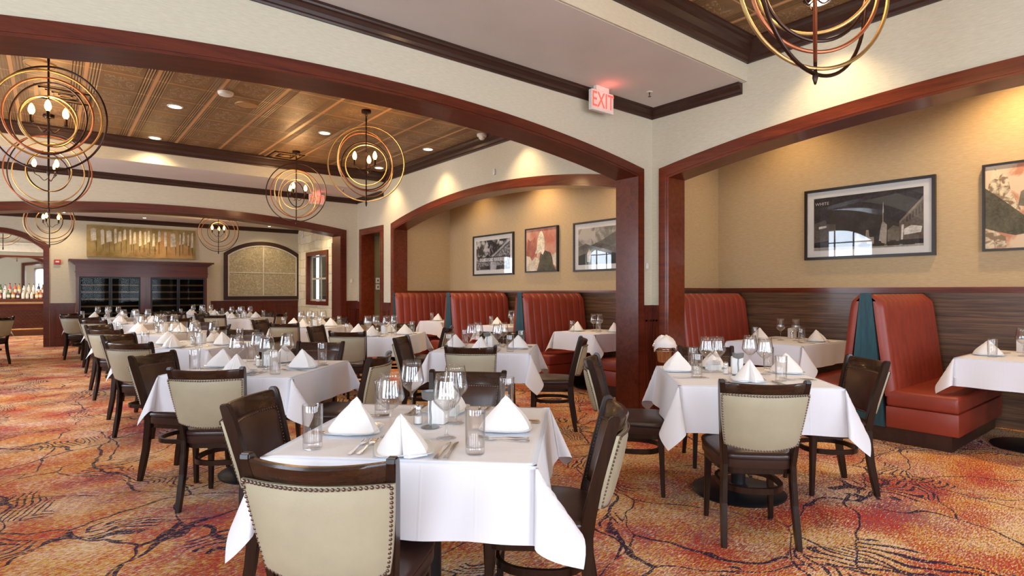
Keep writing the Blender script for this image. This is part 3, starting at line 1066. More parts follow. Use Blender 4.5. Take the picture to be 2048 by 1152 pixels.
def make_table(hx, hy):
    t = empty('dining_table')
    obj('tabletop', bbox(-hx + 0.012, hx - 0.012, -hy + 0.012, hy - 0.012, 0.728, 0.7605), M['chair_wood'], t)
    bm = B(); lathe(bm, [(0, 0.70), (0.045, 0.70), (0.045, 0.06), (0.06, 0.045), (0.06, 0.03), (0, 0.03)], 24)
    obj('column', bm, M['black_metal'], t, True)
    bm = B(); lathe(bm, [(0, 0.0), (0.29, 0.0), (0.295, 0.012), (0.28, 0.022), (0.12, 0.036), (0, 0.042)], 40)
    obj('base', bm, M['black_metal'], t, True)
    bm = B(); box(bm, -0.26, 0.26, -0.03, 0.03, 0.70, 0.728); box(bm, -0.03, 0.03, -0.26, 0.26, 0.70, 0.727)
    obj('bracket', bm, M['black_metal'], t)
    return t


def wine_glass_mesh():
    bm = B()
    prof = [(0.0, 0.001), (0.034, 0.001), (0.038, 0.0025), (0.030, 0.005), (0.012, 0.009), (0.0055, 0.016), (0.0040, 0.04), (0.0038, 0.07), (0.0048, 0.090), (0.012, 0.100),
            (0.028, 0.115), (0.041, 0.130), (0.0475, 0.142), (0.0475, 0.148), (0.0445, 0.170), (0.0395, 0.205), (0.0355, 0.233), (0.0345, 0.233), (0.0385, 0.205), (0.0435, 0.170), (0.0463, 0.147),
            (0.040, 0.132), (0.026, 0.117), (0.010, 0.103), (0.0, 0.100)]
    prof = [(r * (1.12 if z > 0.08 else 1.0), z * 1.05) for r, z in prof]
    return lathe(bm, prof, 28)


def tumbler_mesh():
    bm = B()
    prof = [(0.0, 0.001), (0.030, 0.001), (0.0318, 0.004), (0.0345, 0.144), (0.0340, 0.1455), (0.0328, 0.144), (0.0302, 0.022), (0.0, 0.018)]
    return lathe(bm, [(r * 1.03, z * 1.07) for r, z in prof], 28)


def plate_mesh():
    bm = B(); rings = []
    for h, z in ((0.055, 0.0), (0.062, 0.001), (0.098, 0.013), (0.100, 0.016), (0.096, 0.0165), (0.066, 0.005), (0.0, 0.004)):
        ring = []
        for k in range(24):
            a = 2 * PI * (k + 0.5) / 24; c, s = math.cos(a), math.sin(a); e = 0.32
            ring.append(bm.verts.new((math.copysign(abs(c) ** e, c) * h, math.copysign(abs(s) ** e, s) * h, z)))
        rings.append(ring)
    for a, b in zip(rings[:-1], rings[1:-1]):
        for k in range(24):
            bm.faces.new((a[k], a[(k + 1) % 24], b[(k + 1) % 24], b[k]))
    bm.faces.new(rings[0][::-1]); bm.faces.new(rings[-2])
    for v in rings[-1]: bm.verts.remove(v)
    return bm


def napkin_mesh(seed):
    """a stiff napkin stood up as a fan pyramid, its folded mouth towards -Y"""
    r = random.Random(seed)
    base = [(-0.080, -0.030), (-0.070, -0.066), (-0.045, -0.092), (-0.022, -0.100), (-0.006, -0.086), (0.004, -0.060), (0.012, -0.088), (0.030, -0.102), (0.054, -0.088),
            (0.078, -0.060), (0.084, -0.020), (0.074, 0.020), (0.050, 0.070), (0.020, 0.108), (-0.014, 0.110), (-0.048, 0.070), (-0.072, 0.016)]
    base = [(x * 1.1 + r.uniform(-.004, .004), y + r.uniform(-.004, .004)) for x, y in base]
    H = 0.131 + r.uniform(-0.008, 0.006); tipx = r.uniform(-0.012, 0.012)
    bm = B(); rings = []
    N = 8
    for k in range(N):
        t = k / N
        sc = (1 - t) ** 0.98 * (1 if k < N - 1 else 1.25)
        ring = []
        for i, (x, y) in enumerate(base):
            bulge = 1 + 0.17 * math.sin(PI * t) * (1 if i % 2 else 0.6)
            ring.append(bm.verts.new((x * sc * bulge + tipx * t, y * sc * bulge - 0.012 * t * (1 - t) + 0.004 * t, H * t)))
        rings.append(ring)
    n = len(base)
    for a, b in zip(rings, rings[1:]):
        for i in range(n):
            bm.faces.new((a[i], a[(i + 1) % n], b[(i + 1) % n], b[i]))
    tip = bm.verts.new((tipx, 0.004, H))
    for i in range(n):
        bm.faces.new((rings[-1][i], rings[-1][(i + 1) % n], tip))
    bm.faces.new(rings[0][::-1])
    # loose hem folded under on the right
    fl = [bm.verts.new(p) for p in ((0.03, 0.06, 0.001), (0.02, 0.135, 0.004), (0.055, 0.125, 0.010), (0.07, 0.03, 0.004))]
    bm.faces.new(fl)
    return bm


def flat_prism(pts, zfn, th):
    bm = B()
    a = [bm.verts.new((x, y, zfn(y))) for x, y in pts]; b = [bm.verts.new((x, y, zfn(y) + th)) for x, y in pts]
    n = len(pts)
    bm.faces.new(a[::-1]); bm.faces.new(b)
    for i in range(n):
        bm.faces.new((a[i], a[(i + 1) % n], b[(i + 1) % n], b[i]))
    return bm


def fork_mesh():
    L = [(-0.0065, -0.095), (-0.0085, -0.085), (-0.0060, -0.045), (-0.0030, 0.0), (-0.0032, 0.022), (-0.0085, 0.036), (-0.0110, 0.050), (-0.0110, 0.092), (-0.0085, 0.095), (-0.0078, 0.058),
         (-0.0062, 0.058), (-0.0052, 0.095), (-0.0026, 0.095), (-0.0020, 0.058), (-0.0004, 0.056)]
    pts = L + [(-x, y) for x, y in reversed(L)]
    return flat_prism(pts, lambda y: 0.003 + (0.006 * ((y - 0.03) / 0.065) ** 2 if y > 0.03 else 0) + (0.004 if -0.03 < y < 0.03 else 0) * math.cos(y / 0.03 * PI / 2), 0.0022)


def knife_mesh():
    pts = [(-0.0075, -0.105), (-0.0090, -0.095), (-0.0060, -0.030), (-0.0045, 0.0), (-0.0075, 0.008), (-0.0085, 0.06), (-0.0060, 0.09), (0.0045, 0.108), (0.0062, 0.10), (0.0062, 0.008), (0.0045, 0.0), (0.0060, -0.030), (0.0090, -0.095), (0.0075, -0.105)]
    return flat_prism(pts, lambda y: 0.002, 0.0032)


def shaker():
    t = empty('salt_shaker')
    bm = B(); lathe(bm, [(0, 0.001), (0.017, 0.001), (0.019, 0.01), (0.0165, 0.05), (0.014, 0.062), (0, 0.062)], 16); obj('glass_body', bm, M['glass'], t, True)
    bm = B(); lathe(bm, [(0, 0.005), (0.014, 0.005), (0.0145, 0.035), (0, 0.037)], 14); obj('contents', bm, M['salt'], t, True)
    bm = B(); lathe(bm, [(0.0148, 0.060), (0.0152, 0.072), (0.010, 0.082), (0, 0.084)], 16); obj('cap', bm, M['steel'], t, True)
    return t


def candle_stand():
    t = empty('candle_stand')
    bm = B(); lathe(bm, [(0, 0.0), (0.036, 0.0), (0.038, 0.003), (0.030, 0.006), (0.006, 0.010), (0, 0.010)], 28); obj('base', bm, M['pewter'], t, True)
    bm = B(); tube(bm, [(0, 0, 0.006), (0.002, 0, 0.04), (-0.001, 0, 0.075), (0.001, 0, 0.112)], 0.0045, 10); obj('stem', bm, M['pewter'], t, True)
    bm = B(); lathe(bm, [(0, 0.108), (0.010, 0.110), (0.031, 0.118), (0.034, 0.124), (0.036, 0.146), (0.038, 0.148), (0.033, 0.148), (0.031, 0.124), (0, 0.121)], 28); obj('cup', bm, M['pewter'], t, True)
    return t


def block_holder():
    t = empty('square_candle_holder')
    obj('holder', bbox(-0.036, 0.036, -0.036, 0.036, 0.0005, 0.115, 0.006), M['candle'], t, True)
    bm = B(); lathe(bm, [(0, 0.1152), (0.026, 0.1152), (0.026, 0.119), (0.022, 0.119), (0.022, 0.1165), (0, 0.1165)], 20); obj('rim', bm, M['porcelain'], t, True)
    return t


def sugar_caddy():
    t = empty('sugar_caddy')
    bm = B(); box(bm, -0.045, 0.045, -0.032, 0.032, 0.001, 0.008); box(bm, -0.045, 0.045, -0.032, -0.028, 0.008, 0.040); box(bm, -0.045, 0.045, 0.028, 0.032, 0.008, 0.040)
    box(bm, -0.045, -0.041, -0.028, 0.028, 0.008, 0.040); box(bm, 0.041, 0.045, -0.028, 0.028, 0.008, 0.040)
    obj('tray', bm, M['porcelain'], t)
    bm = B()
    for k in range(9):
        x = -0.035 + k * 0.0088
        prism(bm, [(-0.025, 0.009), (0.025, 0.009), (0.026, 0.062 + 0.004 * (k % 3)), (-0.024, 0.064 - 0.003 * (k % 2))], lambda s, q, d: (d + (q - 0.01) * 0.12, s, q), x, x + 0.0035)
    obj('sugar_packets', bm, M['napkin'], t)
    return t


P = {}
P['wine'] = tag(obj('wine_glass', wine_glass_mesh(), M['glass'], None, 'all'), 'x', 'glass')
P['tumbler'] = tag(obj('water_glass', tumbler_mesh(), M['glass'], None, 'all'), 'x', 'glass')
P['plate'] = tag(obj('square_plate', plate_mesh(), M['porcelain'], None, True), 'x', 'plate')
for k in range(3):
    P['nap%d' % k] = tag(obj('folded_napkin', napkin_mesh(k + 1), M['napkin'], None, True), 'x', 'napkin')
P['fork'] = tag(obj('fork', fork_mesh(), M['steel']), 'x', 'fork')
P['knife'] = tag(obj('knife', knife_mesh(), M['steel']), 'x', 'knife')
P['shaker'] = tag(shaker(), 'x', 'shaker')
P['stand'] = tag(candle_stand(), 'x', 'candle holder')
P['block'] = tag(block_holder(), 'x', 'candle holder')
P['caddy'] = tag(sugar_caddy(), 'x', 'sugar caddy')
used = set()


def put(kind, x, y, z, rz, label, group):
    o = P[kind]
    if kind in used:
        o = dup(o)
    used.add(kind)
    o.location = (x, y, z); o.rotation_euler = (0, 0, rz)
    o['label'] = label; o['group'] = group
    return o


SIDES = {'S': (0.0, 'near'), 'E': (90.0, 'right'), 'N': (180.0, 'far'), 'W': (-90.0, 'left')}
# side angle: the side's outward direction in the table frame is (0,-1) turned by this angle


def rot2(x, y, a):
    c, s = math.cos(a), math.sin(a)
    return x * c - y * s, x * s + y * c


TABLES = []


def dining_set(key, cx, cy, ang, tdesc, seed, chairs='SENW', cset='SENW', hx=0.465, hy=0.465, drop=0.24, cut=True, centre=True, tweak=None, ctweak=None, gl=None):
    """one laid table with its chairs. ang: rotation of the table frame in degrees"""
    A = R(ang)
    t = make_table(hx, hy)
    t.location = (cx, cy, 0); t.rotation_euler = (0, 0, A)
    tag(t, 'pedestal table under white cloth, ' + tdesc, 'table', 'laid dining tables')
    cl = get_cloth(hx, hy, drop, seed)
    cl.location = (cx, cy, TZ); cl.rotation_euler = (0, 0, A)
    tag(cl, 'white tablecloth draped over ' + tdesc, 'tablecloth', 'white tablecloths')
    rr = random.Random(seed * 13 + 5)
    tw = tweak or {}
    for sd in chairs:
        sa, word = SIDES[sd]
        dist, lat, dyaw = tw.get(sd, (0.60, 0.0, 0.0))
        lx, ly = rot2(lat, -dist, R(sa))
        wx, wy = rot2(lx, ly, A)
        look = {'S': 'dark chair with cream back', 'W': 'dark chair with brown inner back', 'E': 'dark chair with cream outer back', 'N': 'dark chair facing us'}[sd]
        place_chair(cx + wx, cy + wy, A + R(sa + dyaw), '%s, %s side of %s' % (look, word, tdesc), 'dark wood dining chairs')

    def item(kind, lx, ly, rz, label, group, z=TZ + 0.0015):
        wx, wy = rot2(lx, ly, A)
        return put(kind, cx + wx, cy + wy, z, A + rz, label, group)
    for sd in cset:
        sa, word = SIDES[sd]; a = R(sa)
        if ang == 0:
            word = {'S': 'right', 'N': 'left'}[sd]
        ct = (ctweak or {}).get(sd, {})
        half = hy if sd in 'SN' else hx

        def at(x, y):
            return rot2(x + ct.get('dx', 0), y - (half - 0.465), a)
        j = lambda s=0.008: rr.uniform(-s, s)
        ps = ct.get('plate', (0.0, -0.315))
        px, py = at(ps[0] + j(), ps[1] + j())
        pa = a + R(ct.get('rot', rr.uniform(-7, 7)))
        item('plate', px, py, pa, 'small square white plate, %s side of %s' % (word, tdesc), 'square white plates')
        item('nap%d' % rr.randrange(3), px, py, pa + R(ct.get('nrot', rr.uniform(-12, 12))), 'white pyramid napkin on the %s plate of %s' % (word, tdesc), 'folded napkins', z=TZ + 0.0075)
        for ki, (wx_, wy_) in enumerate(ct.get('wine', [(0.115, -0.135)])):
            q = at(wx_ + j(0.012), wy_ + j(0.012))
            item('wine', q[0], q[1], 0, ('stemmed wine glass of the %s setting, %s' if ki == 0 else 'second stemmed wine glass of the %s setting, %s') % (word, tdesc), 'wine glasses')
        for (wx_, wy_) in ct.get('tum', [(0.275, -0.325)]):
            q = at(wx_ + j(0.012), wy_ + j(0.012))
            item('tumbler', q[0], q[1], 0, 'clear straight water glass of the %s setting, %s' % (word, tdesc), 'water glasses')
        if cut:
            for k, (fx, nm) in enumerate(((-0.175, 'outer'), (-0.145, 'inner'))):
                q = at(fx, -0.325 + 0.006 * k)
                item('fork', q[0], q[1], a + R(rr.uniform(-4, 4)), '%s steel fork of the %s setting, %s' % (nm, word, tdesc), 'steel forks')
            for k, (fx, nm) in enumerate(((0.130, 'inner'), (0.160, 'outer'))):
                q = at(fx, -0.335 + 0.006 * k)
                item('knife', q[0], q[1], a + R(rr.uniform(-3, 3)), '%s steel knife of the %s setting, %s' % (nm, word, tdesc), 'steel knives')
    if centre:
        c0 = centre if isinstance(centre, tuple) else (0.0, 0.0)
        item('stand', c0[0] + 0.0, c0[1] - 0.0, 0, 'grey metal cup on a slim stem, centre of ' + tdesc, 'candle stands')
        item('block', c0[0] + 0.015, c0[1] + 0.085, R(-8), 'white square holder at the centre of ' + tdesc, 'square holders')
        item('shaker', c0[0] - 0.065, c0[1] + 0.05, 0, 'glass salt shaker at the centre of ' + tdesc, 'salt shakers')
    TABLES.append((key, cx, cy))
    return t


# middle and left rows (tables turned 45 degrees to the walls)
dining_set('A', 1.20, 2.03, -45, 'the nearest foreground table', 3,
           tweak={'S': (0.495, -0.11, 0), 'W': (0.52, -0.08, 4), 'E': (0.44, 0.0, 0), 'N': (0.64, 0.02, 0)}, drop=0.245,
           ctweak={'S': dict(plate=(0.0, -0.36), rot=20, nrot=-12, wine=[(0.11, -0.16)], tum=[(0.245, -0.34)]),
                   'W': dict(plate=(0.10, -0.28), nrot=-20, rot=4, wine=[(0.17, -0.11)], tum=[(0.345, -0.325)]),
                   'E': dict(nrot=25, wine=[(0.07, -0.09)], tum=[(0.37, -0.26)]),
                   'N': dict(wine=[(0.15, -0.22)], tum=[(0.27, -0.22)])})
dining_set('T1', 3.53, 2.02, -45, 'the front table by the right wall', 4,
           tweak={'S': (0.62, -0.12, 0), 'E': (0.61, 0.17, 6), 'W': (0.66, -0.04, -8), 'N': (0.66, 0, 0)}, drop=0.275,
           ctweak={'S': dict(plate=(0.0, -0.24), wine=[(0.19, 0.05)], tum=[(0.20, -0.22)]), 'W': dict(plate=(-0.17, -0.37), wine=[(-0.12, -0.18)], tum=[(0.13, -0.28)]),
                   'E': dict(plate=(0.16, -0.36), wine=[(0.28, -0.15)], tum=[(0.36, -0.30)]), 'N': dict(plate=(0.06, -0.40), wine=[(0.10, -0.12)], tum=[(0.22, -0.30)])})
dining_set('B', 1.20, 4.42, -45, 'the second table of the left row', 5,
           tweak={'S': (0.52, 0.06, 10), 'W': (0.50, 0.10, 0), 'E': (0.60, 0.0, 0), 'N': (0.68, 0, 0)})
dining_set('C', 1.16, 6.75, -45, 'the third table of the left row', 3, tweak={'W': (0.58, 0, 0)})
dining_set('D', 1.12, 9.05, -45, 'the fourth table of the left row', 4)
dining_set('E2', 1.14, 11.95, -45, 'the left table under the far arch', 5, cut=False)
dining_set('E1', 0.90, 14.45, -45, 'the far left table by the cabinet', 3, cut=False, centre=False)
dining_set('I', 3.33, 4.55, -45, 'the table left of the wooden pillar', 6, drop=0.27,
           tweak={'E': (0.63, 0.04, 0), 'S': (0.60, 0, 0), 'W': (0.58, 0, 0)})
dining_set('G', 3.32, 6.86, -45, 'the third table of the middle row', 4, tweak={'S': (0.62, -0.08, 0)})
dining_set('H', 3.24, 9.15, -45, 'the fourth table of the middle row', 5)
dining_set('F', 3.08, 12.9, -45, 'the right table beyond the far arch', 3, cut=False)
dining_set('P', 2.75, 15.1, -45, 'the rearmost table by the back wall', 4, cut=False, centre=False)
dining_set('X', -1.33, 14.3, -45, 'the table at the far left edge', 5, chairs='E', cset='E', cut=False, centre=False)

# booth tables inside the alcoves
booth_c = {'S': dict(plate=(0.30, -0.33), wine=[(0.36, -0.13)], tum=[(0.10, -0.30)]), 'N': dict(plate=(-0.30, -0.33), wine=[(-0.16, -0.13)], tum=[(-0.10, -0.30)])}
for key, cx, cy, hx, hy, td, sd in (('M', 6.46, 3.10, 0.56, 0.42, 'the booth table right of the pillar', 7), ('N', 6.46, 1.02, 0.56, 0.42, 'the booth table at the right edge', 8),
                                    ('L', 5.86, 5.46, 0.44, 0.38, 'the first booth table of the far alcove', 7), ('K', 5.86, 7.31, 0.44, 0.38, 'the second booth table of the far alcove', 8),
                                    ('J', 5.86, 9.18, 0.44, 0.38, 'the last booth table of the far alcove', 7)):
    near_alc = key in 'MN'
    dining_set(key, cx, cy, 0, td, sd, chairs='', cset='SN', hx=hx, hy=hy, drop=0.24, cut=near_alc, centre=(0.40, 0.06) if near_alc else False,
               ctweak={'N': dict(plate=(0.12, -0.32), wine=[(0.0, -0.12)], tum=[(0.30, -0.26)]), 'S': dict(plate=(0.14, -0.31), wine=[(0.04, -0.11)], tum=[(-0.16, -0.26)])})


# a place laid on the far side of T1 keeps a cup and a sugar caddy
c, s = rot2(-0.10, 0.25, R(-45))
put('caddy', 3.53 + c, 2.02 + s, TZ + 0.001, R(-20), 'white sugar caddy with packets on the front table by the right wall', 'sugar caddies')
c, s = rot2(0.02, 0.24, R(-45))
put('caddy', 1.20 + c, 2.03 + s, TZ + 0.001, R(-50), 'white sugar caddy with packets on the nearest foreground table', 'sugar caddies')

# ------------------------------------------------------------------ booths
def tufted_back(w, z0, z1, side, n_ch, y_top=0.045, y_bot=0.15, th=0.085):
    """channel-tufted backrest along +X from 0 to w, its face towards side*Y"""
    bm = B(); nz = 14; per = 8; nx = n_ch * per
    F, K = [], []
    for j in range(nz + 1):
        v = j / nz; z = z0 + (z1 - z0) * v
        rf, rb = [], []
        for i in range(nx + 1):
            u = i / nx; x = u * w
            fr = (i % per) / per
            ridge = 0.016 * (1 - abs(math.sin(PI * fr)) ** 0.45) if 0 < i < nx else 0.0
            yb = y_bot + (y_top - y_bot) * v
            y = yb + th - ridge
            edge = min(u, 1 - u) * w
            if edge < 0.05: y -= 0.05 * (1 - math.sqrt(max(0, 1 - (1 - edge / 0.05) ** 2)))
            zz = z
            if v > 0.88:
                q = (v - 0.88) / 0.12
                y -= (th * 0.75) * (1 - math.sqrt(max(0.0, 1 - q * q)))
                zz -= 0.0
            if w - x < 0.12 and v > 0.5:      # the upper wall-side corner is rounded off
                q = 1 - (w - x) / 0.12
                zz -= 0.075 * (1 - math.sqrt(max(0.0, 1 - q * q))) * ((v - 0.5) / 0.5)
            rf.append(bm.verts.new((x, side * y, zz)))
            rb.append(bm.verts.new((x, side * (yb + 0.004), zz)))
        F.append(rf); K.append(rb)
    for j in range(nz):
        for i in range(nx):
            bm.faces.new((F[j][i], F[j][i + 1], F[j + 1][i + 1], F[j + 1][i]))
            bm.faces.new((K[j][i], K[j + 1][i], K[j + 1][i + 1], K[j][i + 1]))
    for i in range(nx):
        bm.faces.new((F[nz][i], F[nz][i + 1], K[nz][i + 1], K[nz][i])); bm.faces.new((F[0][i], K[0][i], K[0][i + 1], F[0][i + 1]))
    for j in range(nz):
        bm.faces.new((F[j][0], F[j + 1][0], K[j + 1][0], K[j][0])); bm.faces.new((F[j][nx], K[j][nx], K[j + 1][nx], F[j + 1][nx]))
    return bm


def booth(name_loc, w, label, sides=(-1, 1), n_ch=11, group='red leather booths', sd_=0.68):
    t = empty('double_booth', name_loc)
    tag(t, label, 'booth', group)
    H = 1.30
    bm = B()
    lo = -1 if -1 in sides else 0
    hi = 1 if 1 in sides else 0
    prism(bm, [(lo * 0.155 - 0.004, 0.13), (hi * 0.155 + 0.004, 0.13), (hi * 0.045 + 0.004, H + 0.004), (lo * 0.045 - 0.004, H + 0.004)], lambda s, q, d: (d, s, q), 0.012, w)
    obj('divider_panel', bm, M['night'], t)
    bm = B()
    prism(bm, [(lo * 0.150 - 0.003, 0.13), (hi * 0.150 + 0.003, 0.13), (hi * 0.042 + 0.003, H + 0.003), (lo * 0.042 - 0.003, H + 0.003)], lambda s, q, d: (d, s, q), -0.008, 0.012)
    obj('end_panel', bm, M['teal'], t, label='teal stained end panel')
    bm = B(); box(bm, 0.015, w, -(sd_ - 0.05) if -1 in sides else -0.004, (sd_ - 0.05) if 1 in sides else 0.004, 0.0, 0.13)
    obj('plinth', bm, M['crown'], t)
    for sd in sides:
        bm = tufted_back(w, 0.40, H - 0.004, sd, n_ch)
        obj('backrest', bm, M['red_leather'], t, True, recalc=True)
        y0, y1 = (0.155, sd_) if sd > 0 else (-sd_, -0.155)
        obj('seat_cushion', bbox(0.0, w, y0, y1, 0.315, 0.455, 0.028, 3), M['red_leather'], t, True)
        obj('seat_base', bbox(0.004, w, y0, y1 - 0.008 if sd > 0 else y1, 0.13, 0.315, 0.008, 2), M['red_leather'], t, True)
    return t


XF = 5.72
booth((XF, 2.04, 0), XA - 0.06 - XF, 'red booth with teal end panel in the middle of the near alcove')
booth((XF, 4.10, 0), XA - 0.06 - XF, 'red leather booth bench against the left end of the near alcove', sides=(-1,))
XG = 5.24
booth((5.47, 4.54, 0), XB2 - 0.06 - 5.47, 'red booth partly hidden behind the wooden pillar', n_ch=9, sides=(1,), sd_=0.62)
booth((XG, 6.36, 0), XB2 - 0.06 - XG, 'red tufted booth nearest the pillar in the far alcove', n_ch=9, sd_=0.62)
booth((XG, 8.26, 0), XB2 - 0.06 - XG, 'red tufted booth in the middle of the far alcove', n_ch=9, sd_=0.62)
booth((XG - 0.08, 10.12, 0), XB2 + 0.02 - XG, 'red tufted booth at the left end of the far alcove', n_ch=9, sides=(-1,), sd_=0.62)

# ------------------------------------------------------------------ chandeliers


def ring_bm(rad, r, tilt_ax, yaw, n=72, zc=0.0):
    bm = B()
    q = Matrix.Rotation(yaw, 3, 'Z') @ Matrix.Rotation(tilt_ax, 3, 'Y')
    pts = []
    for k in range(n):
        a = 2 * PI * k / n
        p = q @ Vector((rad * math.cos(a), 0, rad * math.sin(a)))
        pts.append((p.x, p.y, p.z + zc))
    return tube(bm, pts, r, 8, closed=True)


def torus_link(bm, c, R1, r, flip):
    pts = []
    for k in range(14):
        a = 2 * PI * k / 14
        x, z = R1 * 0.62 * math.cos(a), R1 * math.sin(a)
        pts.append((c[0] + (0 if flip else x), c[1] + (x if flip else 0), c[2] + z))
    return tube(bm, pts, r, 6, closed=True)


def chandelier(x, y, ztop, zc, rings, label, seed=0, bulbs=True, arm_rot=0.3):
    t = empty('orb_chandelier', (x, y, zc))
    tag(t, label, 'chandelier', 'ringed orb chandeliers')
    top = ztop - zc
    bm = B(); lathe(bm, [(0, top), (0.062, top), (0.064, top - 0.030), (0.058, top - 0.038), (0.012, top - 0.042), (0, top - 0.06)], 24); obj('ceiling_canopy', bm, M['iron'], t, True)
    z = top - 0.065; k = 0
    ch = B()
    while z > 0.60:
        torus_link(ch, (0, 0, z), 0.020, 0.0032, k % 2); z -= 0.029; k += 1
    obj('chain', ch, M['iron'], t, True)
    bm = B(); lathe(bm, [(0, 0.60), (0.010, 0.60), (0.012, 0.56), (0.009, 0.54), (0.009, -0.48), (0.013, -0.50), (0.015, -0.52), (0.010, -0.54), (0.006, -0.555), (0, -0.56)], 12); obj('rod', bm, M['iron'], t, True)
    names = {'iron': 'dark bronze ring', 'gold': 'gold ring', 'copper': 'copper ring'}
    for (rad, r, tilt, yaw, zo, mt) in rings:
        obj('ring', ring_bm(rad, r, R(tilt), R(yaw), zc=zo), M[mt], t, True, label=names[mt])
    for k in range(3):
        a = arm_rot + 2 * PI * k / 3
        c, s = math.cos(a), math.sin(a)
        pts = []
        for q in range(13):
            u = q / 12
            rr_ = 0.012 + 0.135 * u
            zz = -0.10 - 0.030 * math.sin(u * 2 * PI) + (0.05 * max(0, u - 0.8) / 0.2 if u > 0.8 else 0)
            pts.append((rr_ * c, rr_ * s, zz))
        pts.append((0.150 * c, 0.150 * s, -0.03))
        arm = obj('arm', tube(B(), pts, 0.0045, 8), M['iron'], t, True)
        bm = B(); lathe(bm, [(0, -0.035), (0.018, -0.035), (0.022, -0.028), (0.014, -0.024), (0.014, 0.035), (0, 0.035)], 14, (0.150 * c, 0.150 * s, 0)); obj('candle_sleeve', bm, M['iron'], arm, True)
        bm = B(); lathe(bm, [(0, 0.035), (0.014, 0.038), (0.025, 0.060), (0.028, 0.082), (0.021, 0.115), (0.008, 0.140), (0, 0.145)], 14, (0.150 * c, 0.150 * s, 0)); obj('bulb', bm, M['bulb'], arm, True, label='glowing amber bulb')
    d = bpy.data.lights.new('chandelier_light', 'POINT'); d.energy = 22; d.color = (1.0, 0.62, 0.28); d.shadow_soft_size = 0.12
    o = bpy.data.objects.new('chandelier_light', d); COL.objects.link(o); o.location = (x, y, zc + 0.16)
    return t


# (radius, tube radius, tilt, yaw, z offset, metal); yaw 51 faces the camera of the photograph less, -39 faces it square
FR = -YAW
ringsA = [(0.49, 0.0085, 0, FR + 4, 0.0, 'gold'), (0.43, 0.0075, 10, FR + 50, 0.0, 'gold'), (0.375, 0.008, 4, FR + 38, 0.02, 'copper'),
          (0.31, 0.0075, -7, FR + 22, -0.03, 'iron'), (0.265, 0.0075, 0, FR + 8, -0.02, 'gold')]
ringsB = [(0.49, 0.0085, 0, FR + 6, 0.0, 'iron'), (0.40, 0.0075, 6, FR + 28, -0.02, 'copper'), (0.40, 0.0075, -6, FR + 55, -0.02, 'gold'), (0.37, 0.0075, 12, FR - 20, -0.04, 'gold'),
          (0.25, 0.007, 0, FR + 5, -0.03, 'gold'), (0.21, 0.007, 0, FR + 72, -0.03, 'iron')]
ringsL = [(0.50, 0.010, 14, FR + 12, 0.0, 'iron'), (0.42, 0.010, -4, FR + 34, 0.04, 'gold'), (0.36, 0.010, 16, FR + 22, 0.03, 'copper'), (0.345, 0.009, -12, FR + 6, 0.0, 'iron'),
          (0.235, 0.009, 3, FR + 20, -0.02, 'gold'), (0.235, 0.008, 0, FR + 64, -0.03, 'gold')]
ringsL2 = [(0.50, 0.0085, -5, FR + 8, 0.0, 'iron'), (0.47, 0.0085, 8, FR + 30, 0.0, 'copper'), (0.40, 0.008, 6, FR + 20, -0.02, 'gold'), (0.27, 0.008, 0, FR + 12, 0, 'gold'), (0.25, 0.0075, 0, FR + 66, -0.02, 'iron')]
ringsF = [(0.49, 0.0085, 0, FR + 3, 0.0, 'iron'), (0.44, 0.008, 4, FR + 20, 0, 'gold'), (0.37, 0.0075, -4, FR + 30, 0, 'copper'), (0.26, 0.0075, 0, FR + 4, 0, 'iron'), (0.23, 0.007, 0, FR + 60, 0, 'gold')]
ringsN = [(0.52, 0.0105, -22, FR + 32, 0.02, 'iron'), (0.47, 0.0105, 10, FR + 12, 0.0, 'gold'), (0.43, 0.010, -14, FR + 62, 0.0, 'copper'), (0.37, 0.0105, 12, FR + 6, -0.01, 'copper'), (0.32, 0.010, 16, FR + 10, 0.0, 'iron'), (0.30, 0.010, -18, FR - 14, 0.02, 'gold')]
chandelier(3.19, 7.02, ZC, 2.985, ringsA, 'ringed chandelier with gold outer ring, nearer of the middle pair', arm_rot=0.9)
chandelier(3.20, 9.80, ZC, 2.985, ringsB, 'ringed chandelier with dark outer ring, farther of the middle pair', arm_rot=2.0)
chandelier(-0.03, 7.10, ZC, 2.985, ringsL, 'largest ringed chandelier, uppermost of three at the left', arm_rot=0.5)
chandelier(-0.04, 9.85, ZC, 2.93, ringsL2, 'ringed chandelier, middle of the three stacked at the left', arm_rot=1.1)
chandelier(-0.05, 15.1, ZC - 0.15, 2.77, ringsF, 'ringed chandelier beyond the far arch, lowest at the left', arm_rot=0.2)
chandelier(3.20, 15.6, ZC - 0.15, 2.80, ringsF, 'ringed chandelier beyond the far arch, beside the wide painting', arm_rot=1.3)
chandelier(3.23, 1.40, ZC, 3.00, ringsN, 'big ringed chandelier cut by the top edge, near the right wall', arm_rot=0.7)

